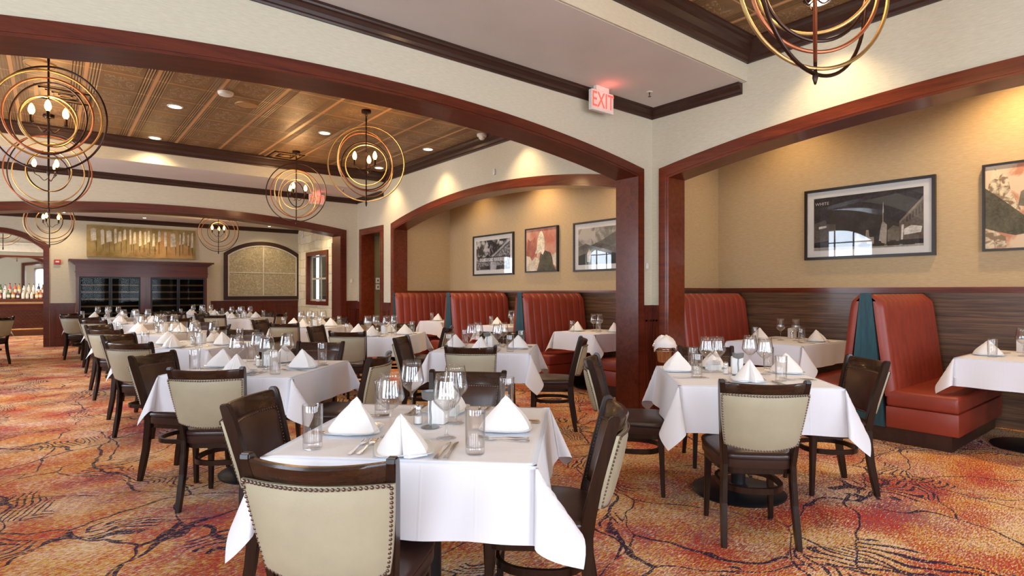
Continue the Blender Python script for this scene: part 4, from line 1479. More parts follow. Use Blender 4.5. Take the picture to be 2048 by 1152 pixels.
# ------------------------------------------------------------------ ceiling fittings
DL = [(1.22, 8.39, ZC), (1.23, 10.30, ZC), (3.16, 8.40, ZC), (4.86, 8.29, ZC), (4.86, 10.12, ZC), (4.86, 6.15, ZC), (4.86, 2.08, ZC), (1.2, 1.0, ZC), (1.2, 6.2, ZC), (-1.0, 8.39, ZC)]
dl_lab = ['recessed downlight, left one of the nearer pair', 'recessed downlight by the left crown moulding, above the far arch', 'recessed downlight between the two middle chandeliers', 'recessed downlight by the right wall, right of the gold chandelier',
          'recessed downlight behind the gold ringed chandelier', 'recessed downlight hidden above the first arch', 'recessed downlight behind the big chandelier at top right', 'recessed downlight above the foreground', 'recessed downlight just behind the first arch', 'recessed downlight at far left']
for (x, y, z), lb in zip(DL, dl_lab):
    t = empty('recessed_downlight', (x, y, z)); tag(t, lb, 'ceiling light', 'recessed downlights')
    bm = B(); lathe(bm, [(0.070, -0.001), (0.092, -0.001), (0.090, -0.007), (0.072, -0.009), (0.070, -0.001)], 28); obj('trim_ring', bm, M['white_plastic'], t, True)
    bm = B(); lathe(bm, [(0, -0.004), (0.072, -0.004), (0.072, -0.001), (0, -0.001)], 28); obj('lens', bm, M['downlight'], t)
    wall = x > 4.5
    spot_light('downlight_beam', (x, y, z - 0.02), SPOT_W * (1.15 if wall else 1.0), ang=100 if wall else 130, blend=0.75)
for k, (x, y, z, lb) in enumerate(((1.0, 12.75, 3.17, 'recessed downlight past the far arch at left'), (4.6, 12.75, 3.17, 'recessed downlight past the far arch at right'), (1.8, 17.0, 3.17, 'recessed downlight above the wide canvas'),
                                    (4.8, 17.0, 3.17, 'recessed downlight above the arched panel'), (5.2, 15.2, 3.17, 'recessed downlight near the stone wall'), (0.2, 17.0, 3.17, 'recessed downlight near the bar archway'))):
    t = empty('recessed_downlight', (x, y, z)); tag(t, lb, 'ceiling light', 'recessed downlights')
    bm = B(); lathe(bm, [(0.035, -0.001), (0.045, -0.001), (0.044, -0.006), (0.036, -0.007), (0.035, -0.001)], 20); obj('trim_ring', bm, M['white_plastic'], t, True)
    bm = B(); lathe(bm, [(0, -0.004), (0.036, -0.004), (0.036, -0.001), (0, -0.001)], 20); obj('lens', bm, M['downlight'], t)
    spot_light('downlight_beam', (x, y, z - 0.02), 60, ang=140, blend=0.8)
spot_light('corridor_fill', (6.3, 11.2, 2.78), 30, ang=150)  # added fill lamp without a fixture; keeps the olive corridor walls from going black
# wall washers inside the alcoves
for i, (x, y, z, w) in enumerate(((6.05, 7.2, 3.38, 70), (6.05, 5.2, 3.38, 60), (6.05, 9.0, 3.38, 32), (6.70, 1.15, 3.58, 140), (6.70, 3.3, 3.58, 45), (6.70, -0.9, 3.58, 70))):
    t = empty('alcove_downlight', (x, y, z + 0.02)); tag(t, 'alcove soffit downlight over ' + ('the abstract red painting', 'the misty mountain print', 'the stock yards print', 'the right edge of the wide street photograph', 'the left bench of the near alcove', 'the part of the near alcove out of frame')[i], 'ceiling light', 'alcove downlights')
    bm = B(); lathe(bm, [(0, -0.004), (0.05, -0.004), (0.06, -0.001), (0, -0.001)], 20); obj('lens', bm, M['downlight'], t)
    spot_light('alcove_beam', (x, y, z), w, color=(1.0, 0.68, 0.34), ang=140, blend=0.8)


def simple(name, bm, m, label, cat, group=None, loc=None, smooth=False, rz=0.0):
    o = obj(name, bm, m, None, smooth)
    if loc: o.location = loc
    o.rotation_euler = (0, 0, rz)
    return tag(o, label, cat, group)


bm = B(); lathe(bm, [(0, -0.045), (0.045, -0.043), (0.075, -0.034), (0.085, -0.018), (0.088, 0), (0, 0)], 28)
simple('smoke_detector', bm, M['white_plastic'], 'white oval detector on the tin ceiling above the left row', 'smoke detector', loc=(1.60, 7.42, ZC - 0.002), smooth=True)
for x, y, lb in ((1.92, 7.76, 'round tan ceiling speaker right of the white detector'), (-0.10, 7.72, 'round tan ceiling speaker behind the largest left chandelier')):
    t = empty('ceiling_speaker', (x, y, ZC)); tag(t, lb, 'speaker', 'round ceiling speakers')
    bm = B(); lathe(bm, [(0.125, 0), (0.14, 0), (0.138, -0.010), (0.124, -0.012)], 32); obj('rim', bm, M['tan_metal'], t, True)
    bm = B(); lathe(bm, [(0, -0.009), (0.126, -0.008), (0.126, -0.001), (0, -0.001)], 32); obj('grille', bm, M['tan_metal'], t)
for x, y, lb in ((0.12, 8.75, 'square bronze air vent behind the upper left chandelier'), (3.15, 9.55 + 0.65, 'square bronze air vent near the farther middle chandelier')):
    t = empty('air_vent', (x, y, ZC)); tag(t, lb, 'air vent', 'square ceiling air vents')
    bm = B(); box(bm, -0.29, 0.29, -0.29, 0.29, -0.006, -0.001); obj('panel', bm, M['tan_metal'], t)
    for k, h in enumerate((0.25, 0.19, 0.13, 0.07)):
        bm = B()
        for (a, b, c, d) in ((-h, h, -h, -h + 0.022), (-h, h, h - 0.022, h), (-h, -h + 0.022, -h, h), (h - 0.022, h, -h, h)):
            box(bm, a, b, c, d, -0.020, -0.005)
        obj('louvre', bm, M['iron'] if k % 2 == 0 else M['tan_metal'], t)
t = empty('dome_camera', (5.03, 7.0, ZC)); tag(t, 'white dome security camera on the tin ceiling by the right wall', 'security camera')
bm = B(); lathe(bm, [(0, 0), (0.075, 0), (0.075, -0.03), (0.066, -0.04), (0, -0.04)], 24); obj('housing', bm, M['white_plastic'], t, True)
bm = B(); lathe(bm, [(0.050, -0.04), (0.045, -0.065), (0.025, -0.083), (0, -0.088)], 24); obj('dome', bm, M['white_plastic'], t, True)


def sprinkler(x, y, z, label):
    t = empty('sprinkler_head', (x, y, z)); tag(t, label, 'sprinkler', 'ceiling sprinkler heads')
    bm = B(); lathe(bm, [(0, 0), (0.030, 0), (0.028, -0.006), (0.010, -0.008), (0, -0.008)], 18); obj('escutcheon', bm, M['white_plastic'], t, True)
    bm = B(); lathe(bm, [(0, -0.006), (0.007, -0.006), (0.007, -0.020), (0.004, -0.03), (0.004, -0.045), (0.016, -0.047), (0.016, -0.050), (0, -0.050)], 12); obj('nozzle', bm, M['iron'], t, True)


sprinkler(4.69, 3.64, ZL, 'sprinkler head on the ceiling right of the near exit sign')
sprinkler(4.45, 10.85, ZL, 'small sprinkler head on the ceiling above the far exit sign')


def exit_sign(x, y, z, rz, sc, label):
    t = empty('exit_sign', (x, y, z), rz); tag(t, label, 'exit sign', 'lit exit signs')
    w, h = 0.315 * sc, 0.20 * sc
    obj('housing', bbox(-w / 2, w / 2, -0.022, 0.022, -h - 0.045, -0.045, 0.006), M['exit_body'], t)
    bm = B(); box(bm, -0.09, 0.09, -0.02, 0.02, -0.045, 0.0); obj('mount', bm, M['exit_body'], t)
    for sd in (1,):
        cu = bpy.data.curves.new('exit_letters', 'FONT'); cu.body = 'EXIT'; cu.size = 0.18 * sc; cu.extrude = 0.001
        cu.align_x = 'CENTER'; cu.align_y = 'CENTER'; cu.offset = 0.0005
        tmp = bpy.data.objects.new('tmp', cu); COL.objects.link(tmp)
        bpy.context.view_layer.update()
        me = bpy.data.meshes.new_from_object(tmp); bpy.data.objects.remove(tmp)
        me.materials.clear(); me.materials.append(M['exit_red'])
        for v in me.vertices:
            v.co = Vector((v.co.x * 0.86, -0.0235 - v.co.z, v.co.y * 1.18 - 0.045 - h / 2))
        lo = bpy.data.objects.new('letters', me); COL.objects.link(lo); lo.parent = t; lo['label'] = 'glowing red letters EXIT'
    d = bpy.data.lights.new('exit_glow', 'POINT'); d.energy = 0.5 * sc; d.color = (1, 0.12, 0.08); d.shadow_soft_size = 0.04
    o = bpy.data.objects.new('exit_glow', d); COL.objects.link(o); o.location = (x, y - 0.12, z - 0.09)


exit_sign(4.22, 3.86, ZL, 0.0, 1.0, 'glowing red exit sign under the ceiling before the first arch')
exit_sign(4.18, 11.55, ZL, 0.0, 1.0, 'far glowing red exit sign seen through a ringed chandelier')

# ------------------------------------------------------------------ framed pictures
PM = {}


def pmat(c):
    k = tuple(round(v, 3) for v in c)
    if k not in PM:
        m = NT('print_ink'); co = m.co.outputs['Object']
        n = m.noise(co, 42, 5, 0.7)
        g = m.noise(co, 7, 3, 0.6)
        f = m.math('MULTIPLY_ADD', g, 0.5, m.math('MULTIPLY', n, 0.5))
        PM[k] = m.pbr(m.ramp(f, [(0.36, tuple(v * 0.6 for v in k)), (0.64, tuple(min(1, v * 1.35 + 0.01) for v in k))]), 0.6, spec=0.2)
    return PM[k]


def pmat_cloud(name, lo, hi, sc=6, a=0.45, b=0.56):
    m = NT(name); co = m.co.outputs['Object']
    n = m.noise(co, sc, 5, 0.6, 0.5)
    return m.pbr(m.ramp(n, [(a, lo), (b, hi)]), 0.6, spec=0.2)


def picture(name, y0, y1, z0, z1, xw, label, frame_w, mat_w, base, shapes, cat='picture', glass=True, texts=(), depth=0.035, frame_m=None):
    """a framed picture on a wall at x = xw; runs from y0 (left in view) to y1 (right, smaller y)"""
    t = empty(name, (xw, (y0 + y1) / 2, (z0 + z1) / 2)); tag(t, label, cat, 'framed wall pictures')
    W = abs(y0 - y1); H = z1 - z0
    fn = lambda s, q, d: (-d, W / 2 - s, q - H / 2)      # s from left, q from bottom
    bm = B()
    for (a, b, c, d) in ((0, W, 0, frame_w), (0, W, H - frame_w, H), (0, frame_w, frame_w, H - frame_w), (W - frame_w, W, frame_w, H - frame_w)):
        prism(bm, [(a, c), (b, c), (b, d), (a, d)], fn, 0.001, depth)
    obj('frame', bm, frame_m or M['frame_black'], t)
    bm = B(); prism(bm, [(frame_w, frame_w), (W - frame_w, frame_w), (W - frame_w, H - frame_w), (frame_w, H - frame_w)], fn, 0.002, depth - 0.018)
    obj('mat_board' if mat_w else 'canvas', bm, M['mat_board'] if mat_w else base, t)
    f = frame_w + mat_w; pw, ph = W - 2 * f, H - 2 * f
    L = depth - 0.018
    mats, bm = [base], B()
    prism(bm, [(f, f), (W - f, f), (W - f, H - f), (f, H - f)], fn, L, L + 0.0008)
    L += 0.0008
    for c, pts in shapes:
        m = c if not isinstance(c, tuple) else pmat(c)
        if m not in mats: mats.append(m)
        L += 0.00012
        v = [bm.verts.new(fn(f + u * pw, f + w * ph, L)) for u, w in pts]
        fc = bm.faces.new(v); fc.material_index = mats.index(m)
    o = obj('printed_image', bm, mats, t, recalc=False)
    for tx, u, w, size, c, sx in texts:
        cu = bpy.data.curves.new('lettering', 'FONT'); cu.body = tx; cu.size = size; cu.align_x = 'CENTER'; cu.align_y = 'CENTER'
        tmp = bpy.data.objects.new('tmp', cu); COL.objects.link(tmp); bpy.context.view_layer.update()
        me = bpy.data.meshes.new_from_object(tmp); bpy.data.objects.remove(tmp); me.materials.clear(); me.materials.append(pmat(c))
        for vv in me.vertices:
            vv.co = Vector(fn(f + u * pw + vv.co.x * sx, f + w * ph + vv.co.y, L + 0.0006))
        lo = bpy.data.objects.new('lettering', me); COL.objects.link(lo); lo.parent = o
    if glass:
        bm = B(); prism(bm, [(frame_w, frame_w), (W - frame_w, frame_w), (W - frame_w, H - frame_w), (frame_w, H - frame_w)], fn, depth - 0.010, depth - 0.008)
        obj('glass_pane', bm, M['pane'], t)
    return t


WARMISH = (0.62, 0.56, 0.48)
cars = []
for k in range(4):
    x0 = 0.44 + k * 0.13; cars.append(((0.03, 0.026, 0.022), [(x0, 0.03), (x0 + 0.10, 0.03), (x0 + 0.105, 0.07), (x0 + 0.08, 0.085), (x0 + 0.07, 0.12), (x0 + 0.025, 0.12), (x0 + 0.01, 0.08), (x0 - 0.005, 0.07)]))
wins = [((0.07, 0.05, 0.04), [(0.86 + 0.025 * k, 0.42 + 0.028 * k), (0.872 + 0.025 * k, 0.434 + 0.028 * k), (0.872 + 0.025 * k, 0.52 + 0.040 * k), (0.86 + 0.025 * k, 0.50 + 0.040 * k)]) for k in range(6)]
dark = (0.030, 0.026, 0.024)
big_shapes = [((0.040, 0.034, 0.032), [(0, 0.35), (1, 0.35), (1, 1), (0, 1)]), ((0.028, 0.028, 0.030), [(0, 0), (1, 0), (1, 0.42), (0.55, 0.25), (0, 0.5)]),
              ((0.10, 0.085, 0.07), [(0, 0.15), (0.22, 0.20), (0.22, 0.48), (0.13, 0.50), (0.12, 0.58), (0.07, 0.55), (0, 0.52)]), (WARMISH, [(0.05, 0.41), (0.13, 0.43), (0.13, 0.47), (0.05, 0.455)]),
              ((0.30, 0.25, 0.19), [(0.40, 0.06), (0.58, 0.06), (0.58, 0.20), (0.54, 0.20), (0.53, 0.33), (0.51, 0.33), (0.50, 0.18), (0.45, 0.22), (0.43, 0.30), (0.41, 0.22)]),
              ((0.36, 0.31, 0.25), [(0.62, 0.06), (0.69, 0.06), (0.695, 0.40), (0.665, 0.46), (0.66, 0.80), (0.655, 0.46), (0.645, 0.40), (0.635, 0.30)]),
              ((0.55, 0.50, 0.43), [(0.655, 0.60), (0.668, 0.62), (0.662, 0.82)]),
              ((0.13, 0.10, 0.075), [(0.80, 0.12), (1, 0.12), (1, 0.86), (0.92, 0.66), (0.84, 0.50), (0.80, 0.42)]), ((0.24, 0.19, 0.14), [(0.80, 0.44), (0.84, 0.52), (1, 0.84), (1, 0.78), (0.84, 0.47), (0.80, 0.40)]),
              (WARMISH, [(0.84, 0.20), (0.98, 0.23), (0.99, 0.33), (0.90, 0.36), (0.84, 0.30)]), (WARMISH, [(0.815, 0.12), (0.83, 0.12), (0.84, 0.38), (0.82, 0.38)]), ((0.16, 0.13, 0.10), [(0.70, 0.10), (0.80, 0.10), (0.80, 0.34), (0.75, 0.38), (0.70, 0.30)]),
              ((0.33, 0.29, 0.23), [(0, 0), (1, 0), (1, 0.04), (0, 0.06)])] + cars + wins
picture('framed_photograph', 3.23, 1.90, 1.70, 2.54, XA, 'wide black framed night street photograph in the near alcove', 0.032, 0.075, pmat(dark), big_shapes, depth=0.045,
        texts=[('WHITE', 0.085, 0.885, 0.05, (0.62, 0.58, 0.52), 1.0)])
green = (0.095, 0.085, 0.055)
rust = pmat_cloud('rust_and_cream_paint', (0.50, 0.22, 0.13), (0.66, 0.50, 0.34), 3.2)
cream_p = pmat_cloud('cream_and_brown_paint', (0.24, 0.16, 0.10), (0.66, 0.56, 0.38), 14)
picture('framed_painting', 1.515, 0.45, 1.715, 2.565, XA, 'abstract rust and dark green painting at the right edge', 0.022, 0, rust,
        [(cream_p, [(0, 0.62), (0.06, 0.98), (0.17, 0.85), (0.19, 0.66), (0.26, 0.45), (0.20, 0.42), (0.08, 0.60)]), (green, [(0, 0.25), (0.10, 0.20), (0.22, 0.15), (0.36, 0.18), (0.33, 0.32), (0.23, 0.45), (0.10, 0.62), (0, 0.74)]),
         (cream_p, [(0, 0), (0.16, 0.02), (0.15, 0.14), (0.06, 0.22), (0, 0.22)]), ((0.16, 0.14, 0.10), [(0.24, 0.50), (0.36, 0.46), (0.40, 0.60), (0.33, 0.72), (0.26, 0.66)])], glass=False, depth=0.05)
yy = lambda v: v * XB2 / 6.8
cl1 = pmat_cloud('cloudy_print', (0.03, 0.03, 0.03), (0.55, 0.52, 0.50), 7, 0.48, 0.60)
cl2 = pmat_cloud('speckled_print', (0.03, 0.028, 0.028), (0.42, 0.40, 0.38), 30, 0.42, 0.62)
zz = lambda v: 1.32 + (v - 1.32) * XB2 / 6.8
picture('framed_photograph', yy(9.74), yy(8.41), zz(1.64), zz(2.45), XB2, 'black and white print of a stock yards sign, leftmost in far alcove', 0.030, 0.075, cl1,
        [(cl2, [(0.42, 0.45), (1, 0.96), (1, 0.0), (0.42, 0.0)]), ((0.42, 0.40, 0.38), [(0.47, 0.44), (0.95, 0.96), (1.0, 1.0), (1, 0.93), (0.52, 0.44)]), ((0.10, 0.09, 0.09), [(0.52, 0.44), (1, 0.93), (1, 0.87), (0.57, 0.44)]),
         (cl2, [(0, 0), (1, 0), (1, 0.30), (0, 0.30)]), ((0.45, 0.43, 0.42), [(0.44, 0.0), (0.60, 0.0), (0.60, 0.27), (0.44, 0.27)]), ((0.03, 0.03, 0.03), [(0.62, 0.02), (0.92, 0.02), (0.92, 0.13), (0.62, 0.13)]), ((0.04, 0.04, 0.04), [(0.12, 0.02), (0.42, 0.02), (0.42, 0.14), (0.12, 0.12)]),
         ((0.02, 0.02, 0.02), [(0.04, 0.41), (0.96, 0.41), (0.96, 0.435), (0.04, 0.435)]), ((0.02, 0.02, 0.02), [(0.08, 0.27), (0.94, 0.27), (0.94, 0.42), (0.08, 0.42)]),
         ((0.70, 0.68, 0.66), [(0.095, 0.285), (0.515, 0.285), (0.515, 0.405), (0.095, 0.405)]), ((0.70, 0.68, 0.66), [(0.535, 0.285), (0.925, 0.285), (0.925, 0.405), (0.535, 0.405)])],
        texts=[('FORT WORTH', 0.305, 0.345, 0.085, (0.02, 0.02, 0.02), 0.80), ('STOCK YARDS', 0.73, 0.345, 0.078, (0.02, 0.02, 0.02), 0.72)])
pink = pmat_cloud('pink_and_tan_paint', (0.46, 0.16, 0.11), (0.62, 0.36, 0.25), 2.4, 0.40, 0.62)
picture('framed_painting', yy(8.05), yy(7.19), zz(1.665), zz(2.46), XB2, 'abstract red painting with a white shape, middle of far alcove', 0.022, 0, pink,
        [((0.36, 0.13, 0.09), [(0, 0.35), (0.06, 0.78), (0.14, 0.72), (0.30, 0.80), (0.33, 0.55), (0.28, 0.38), (0.15, 0.30)]), ((0.66, 0.56, 0.42), [(0, 0), (0.36, 0.0), (0.40, 0.30), (0.30, 0.34), (0.20, 0.24), (0.13, 0.34), (0, 0.38)]),
         ((0.74, 0.66, 0.50), [(0.30, 0.42), (0.36, 0.52), (0.38, 0.75), (0.46, 0.93), (0.53, 0.94), (0.60, 0.80), (0.62, 0.60), (0.60, 0.44), (0.55, 0.36), (0.50, 0.46), (0.42, 0.42), (0.38, 0.32), (0.36, 0.42)]),
         ((0.66, 0.56, 0.42), [(0.84, 0.36), (1, 0.42), (1, 0.06), (0.90, 0.14)]), (green, [(0.33, 0.0), (0.42, 0.20), (0.48, 0.42), (0.56, 0.38), (0.62, 0.48), (0.80, 0.42), (0.86, 0.30), (0.88, 0.14), (0.98, 0.0)]),
         ((0.60, 0.46, 0.32), [(0.30, 0.0), (0.36, 0.0), (0.45, 0.24), (0.43, 0.30)])], glass=False, depth=0.05)
sky_p = pmat_cloud('misty_sky_print', (0.22, 0.20, 0.17), (0.52, 0.46, 0.38), 4)
picture('framed_photograph', yy(6.82), yy(5.50), zz(1.645), zz(2.455), XB2, 'misty mountain print beside the pillar in the far alcove', 0.030, 0.075, sky_p,
        [((0.13, 0.12, 0.10), [(0, 0.50), (0.15, 0.58), (0.25, 0.52), (0.50, 0.66), (0.75, 0.86), (1, 0.8), (1, 0), (0, 0)]), ((0.20, 0.18, 0.15), [(0, 0.42), (0.20, 0.46), (0.45, 0.40), (0.80, 0.56), (1, 0.50), (1, 0), (0, 0)]),
         ((0.05, 0.055, 0.05), [(0, 0), (1, 0), (1, 0.30), (0.85, 0.24), (0.60, 0.32), (0.35, 0.25), (0.12, 0.30), (0, 0.24)]), ((0.62, 0.58, 0.52), [(0.18, 0.08), (0.24, 0.06), (0.27, 0.30), (0.22, 0.44), (0.18, 0.28)])])

# the wide painting over the wine cabinet
def wide_painting():
    t = empty('wide_canvas_painting', (1.845, YB, 2.575)); tag(t, 'wide gold and white abstract canvas above the wine cabinet', 'painting')
    W, H = 2.38, 0.78
    fn = lambda s, q, d: (s - W / 2, -d, q - H / 2)
    og = pmat_cloud('olive_gold_paint', (0.20, 0.14, 0.045), (0.42, 0.31, 0.13), 2.2, 0.35, 0.65)
    og2 = pmat_cloud('orange_gold_paint', (0.42, 0.23, 0.08), (0.50, 0.31, 0.13), 2.0)
    bm = B(); prism(bm, [(0, 0), (W, 0), (W, H), (0, H)], fn, 0.002, 0.05)
    obj('canvas', bm, og, t)
    bm = B(); mats = [og, og2, pmat((0.62, 0.56, 0.44)), pmat((0.16, 0.11, 0.05)), pmat((0.34, 0.22, 0.09))]
    L = [0.0502]
    def sh(mi, pts):
        L[0] += 0.0002
        bm.faces.new([bm.verts.new(fn(u * W, v * H, L[0])) for u, v in pts]).material_index = mi
    sh(1, [(0.60, 0.03), (0.97, 0.03), (0.95, 0.4), (0.80, 0.62), (0.76, 0.9), (0.66, 0.92), (0.62, 0.5)])
    sh(4, [(0.35, 0.03), (0.60, 0.03), (0.62, 0.30), (0.5, 0.35), (0.38, 0.22)])
    r = random.Random(5); x = 0.03
    ws = [0.052, 0.036, 0.050, 0.026, 0.026, 0.025, 0.02, 0.024, 0.024, 0.022, 0.02, 0.022, 0.026, 0.03, 0.055, 0.018, 0.022, 0.018, 0.022]
    for k, w in enumerate(ws):
        bt = r.uniform(0.38, 0.56); tp = r.uniform(0.84, 0.94)
        sk = r.uniform(-0.006, 0.008)
        sh(2, [(x + sk, bt), (x + w, bt + 0.04), (x + w * 0.9, tp - 0.03), (x + w * 0.55, tp), (x + 0.002, tp - 0.04)])
        dx = x + w * r.uniform(-0.1, 1.0)
        sh(3, [(dx, r.uniform(0.05, 0.25)), (dx + 0.004, 0.15), (dx + 0.006, bt), (dx - 0.003, bt)])
        x += w + r.uniform(0.012, 0.034)
    obj('painted_strokes', bm, mats, t, recalc=False)


wide_painting()

# ------------------------------------------------------------------ back wall: arched decorative panel, wine cabinet, alarm
def arched_panel():
    t = empty('arched_glass_panel', (4.80, YB, 1.08)); tag(t, 'arched dark framed panel of golden textured glass on back wall', 'decorative window')
    fn = lambda s, q, d: (s, -d, q)
    def band(a, b, sp, ap, w, d0, d1, m, name, par=t):
        bm = B()
        out = [(a, 0)] + arc_pts(a, b, sp, ap) + [(b, 0)]
        inn = [(a + w, w)] + arc_pts(a + w, b - w, sp - w * 0.5, ap - w) + [(b - w, w)]
        n = len(out)
        V = [[bm.verts.new(fn(s, q, d)) for s, q in P_] for P_, d in ((out, d0), (inn, d0), (out, d1), (inn, d1))]
        for i in range(n):
            j = (i + 1) % n
            for A_, C_ in ((0, 1), (2, 3), (0, 2), (1, 3)):
                bm.faces.new((V[A_][i], V[A_][j], V[C_][j], V[C_][i]))
        return obj(name, bm, m, par)
    band(-1.06, 1.06, 1.32, 1.69, 0.105, 0.001, 0.045, M['crown'], 'surround')
    band(-0.955, 0.955, 1.265, 1.585, 0.035, 0.001, 0.030, M['white_paint'], 'inner_frame')
    bm = B(); prism(bm, [(-0.925, 0.135)] + arc_pts(-0.925, 0.925, 1.24, 1.55) + [(0.925, 0.135)], fn, 0.002, 0.012); obj('textured_glass', bm, M['texglass'], t)
    bm = B(); box(bm, -0.012, 0.012, -0.022, -0.012, 0.135, 1.54); box(bm, -0.92, 0.92, -0.022, -0.012, 0.77, 0.792); obj('glazing_bars', bm, M['white_paint'], t)


arched_panel()
t = empty('fire_alarm', (0.09, YB, 2.03)); tag(t, 'small red fire alarm on the cream wall left of the cabinet', 'fire alarm')
obj('housing', bbox(-0.065, 0.065, -0.045, -0.001, -0.06, 0.06, 0.008), M['red_plastic'], t)
bm = B(); box(bm, -0.035, 0.035, -0.052, -0.045, -0.012, 0.022); obj('strobe', bm, M['white_plastic'], t)


def wine_cabinet():
    x0, x1, yf = 0.44, 3.24, YB - 0.42
    t = empty('wine_cabinet', ((x0 + x1) / 2, YB, 0)); tag(t, 'long mahogany wine cabinet with four glass doors', 'cabinet')
    W = x1 - x0; hw = W / 2; D = 0.42
    bm = B()
    box(bm, -hw, hw, -0.03, -0.002, 0, 1.95); box(bm, -hw, -hw + 0.05, -D, -0.03, 0, 1.95); box(bm, hw - 0.05, hw, -D, -0.03, 0, 1.95)
    box(bm, -hw + 0.05, hw - 0.05, -D, -0.03, 1.90, 1.95); box(bm, -hw + 0.05, hw - 0.05, -D, -0.03, 0, 0.22)
    obj('carcass', bm, M['mahogany'], t)
    bm = B(); box(bm, -hw + 0.05, hw - 0.05, -0.05, -0.031, 0.22, 1.9); obj('dark_lining', bm, M['night'], t)
    bm = B(); box(bm, -hw - 0.015, hw + 0.015, -D - 0.03, -D, 1.68, 1.97); box(bm, -hw - 0.03, hw + 0.03, -D - 0.045, -D - 0.03, 1.78, 1.80); obj('frieze', bm, M['mahogany_x'], t)
    bm = B()
    for k, (e, za, zb) in enumerate(((0.03, 1.97, 1.99), (0.06, 1.99, 2.02), (0.10, 2.02, 2.05), (0.15, 2.05, 2.09))):
        box(bm, -hw - e, hw + e, -D - e, -0.002, za, zb)
    obj('cornice', bm, M['mahogany_x'], t)
    px = (-hw + 0.03, 0.0 - 0.0, hw - 0.03)
    cL, cR = 1.73 - 1.84, 1.95 - 1.84
    for a, b in ((-hw, -hw + 0.055), (cL, cR), (hw - 0.055, hw)):
        bm = B(); box(bm, a, b, -D - 0.022, -D, 0.0, 1.68); obj('pilaster', bm, M['mahogany'], t)
    for a, b in ((-hw + 0.055, (-hw + 0.055 + cL) / 2), ((-hw + 0.055 + cL) / 2, cL), (cR, (cR + hw - 0.055) / 2), ((cR + hw - 0.055) / 2, hw - 0.055)):
        bm = B(); w = 0.035
        for (p, q, c, d) in ((a + 0.003, a + w, 0.2, 1.675), (b - w, b - 0.003, 0.2, 1.675), (a + w, b - w, 1.635, 1.675), (a + w, b - w, 0.2, 0.25)):
            box(bm, p, q, -D - 0.03, -D, c, d)
        dr = obj('door', bm, M['black_metal'], t)
        bm = B(); box(bm, a + w, b - w, -D - 0.016, -D - 0.012, 0.25, 1.635); obj('glass', bm, M['dark_pane'], dr)
        bm = B(); tube(bm, [(b - 0.018 if a < -0.7 or 0 < a < 0.7 else a + 0.018, -D - 0.055, 0.75), (b - 0.018 if a < -0.7 or 0 < a < 0.7 else a + 0.018, -D - 0.055, 1.25)], 0.008, 8); obj('handle', bm, M['black_metal'], dr, True)
        for k in range(7):
            z = 0.42 + k * 0.175
            bm = B(); box(bm, a + 0.02, b - 0.02, -D + 0.06, -0.06, z, z + 0.022); box(bm, a + 0.02, b - 0.02, -D + 0.045, -D + 0.06, z - 0.008, z + 0.03); obj('shelf', bm, M['shelf_wood'], t)


wine_cabinet()

# small wall devices
t = empty('light_switch', (5.56, 11.65, 1.49), R(90)); tag(t, 'white switch plates on the olive wall inside the doorway', 'light switch')
bm = B(); box(bm, -0.010, -0.001, -0.05, 0.05, 0.01, 0.13); box(bm, -0.010, -0.001, -0.05, 0.05, -0.13, -0.01); obj('plates', bm, M['white_plastic'], t)
bm = B(); box(bm, -0.016, -0.010, -0.012, 0.012, 0.05, 0.09); box(bm, -0.016, -0.010, -0.012, 0.012, -0.09, -0.05); obj('toggles', bm, M['steel'], t)
simple('thermostat', bbox(-0.022, 0.022, -0.022, -0.001, -0.04, 0.04, 0.006), M['white_plastic'], 'small white thermostat on the wall left of the doorway', 'thermostat', loc=(5.06, Y2a, 1.55))
simple('wall_sensor', bbox(-0.018, 0.018, -0.02, -0.001, -0.035, 0.035, 0.006), M['white_plastic'], 'small white sensor on the cream strip beside the wooden pillar', 'sensor', loc=(5.10, Y1a, 1.60))
simple('wall_sensor', bbox(-0.03, -0.001, -0.02, 0.02, -0.045, 0.045, 0.008), M['white_plastic'], 'small white sensor high on the wall above the far alcove', 'sensor', loc=(XR, 6.9, 3.12))
t = empty('strobe_light', (5.80, 17.15, 3.0)); tag(t, 'round white strobe high on the stone wall', 'strobe light')
bm = B(); box(bm, -0.03, -0.001, -0.07, 0.07, -0.10, 0.10); bev(bm, 0.012); obj('housing', bm, M['white_plastic'], t)
bm = B(); lathe(bm, [(0, 0), (0.05, 0), (0.045, 0.012), (0, 0.018)], 20)
for v in bm.verts: v.co = Vector((-0.03 - v.co.z, v.co.x, v.co.y))
obj('lens', bm, M['white_plastic'], t, True)

# ------------------------------------------------------------------ ice bucket on a stand
t = empty('ice_bucket_stand', (4.86, 3.58, 0)); tag(t, 'slim metal stand holding the ice bucket by the pillar', 'stand')
bm = B(); lathe(bm, [(0, 0), (0.14, 0), (0.14, 0.008), (0.02, 0.02), (0, 0.02)], 28); obj('base', bm, M['pewter'], t, True)
bm = B(); tube(bm, [(0, 0, 0.01), (0, 0, 0.60)], 0.010, 12); obj('pole', bm, M['steel'], t, True)
bm = B(); tube(bm, [(0.098 * math.cos(2 * PI * k / 32), 0.098 * math.sin(2 * PI * k / 32), 0.72) for k in range(32)], 0.004, 8, closed=True)
for k in range(3):
    a = 2 * PI * k / 3
    tube(bm, [(0, 0, 0.60), (0.06 * math.cos(a), 0.06 * math.sin(a), 0.60), (0.098 * math.cos(a), 0.098 * math.sin(a), 0.72)], 0.004, 6)
obj('cradle', bm, M['steel'], t, True)
t = empty('ice_bucket', (4.86, 3.58, 0.607)); tag(t, 'polished steel ice bucket beside the wooden pillar', 'ice bucket')
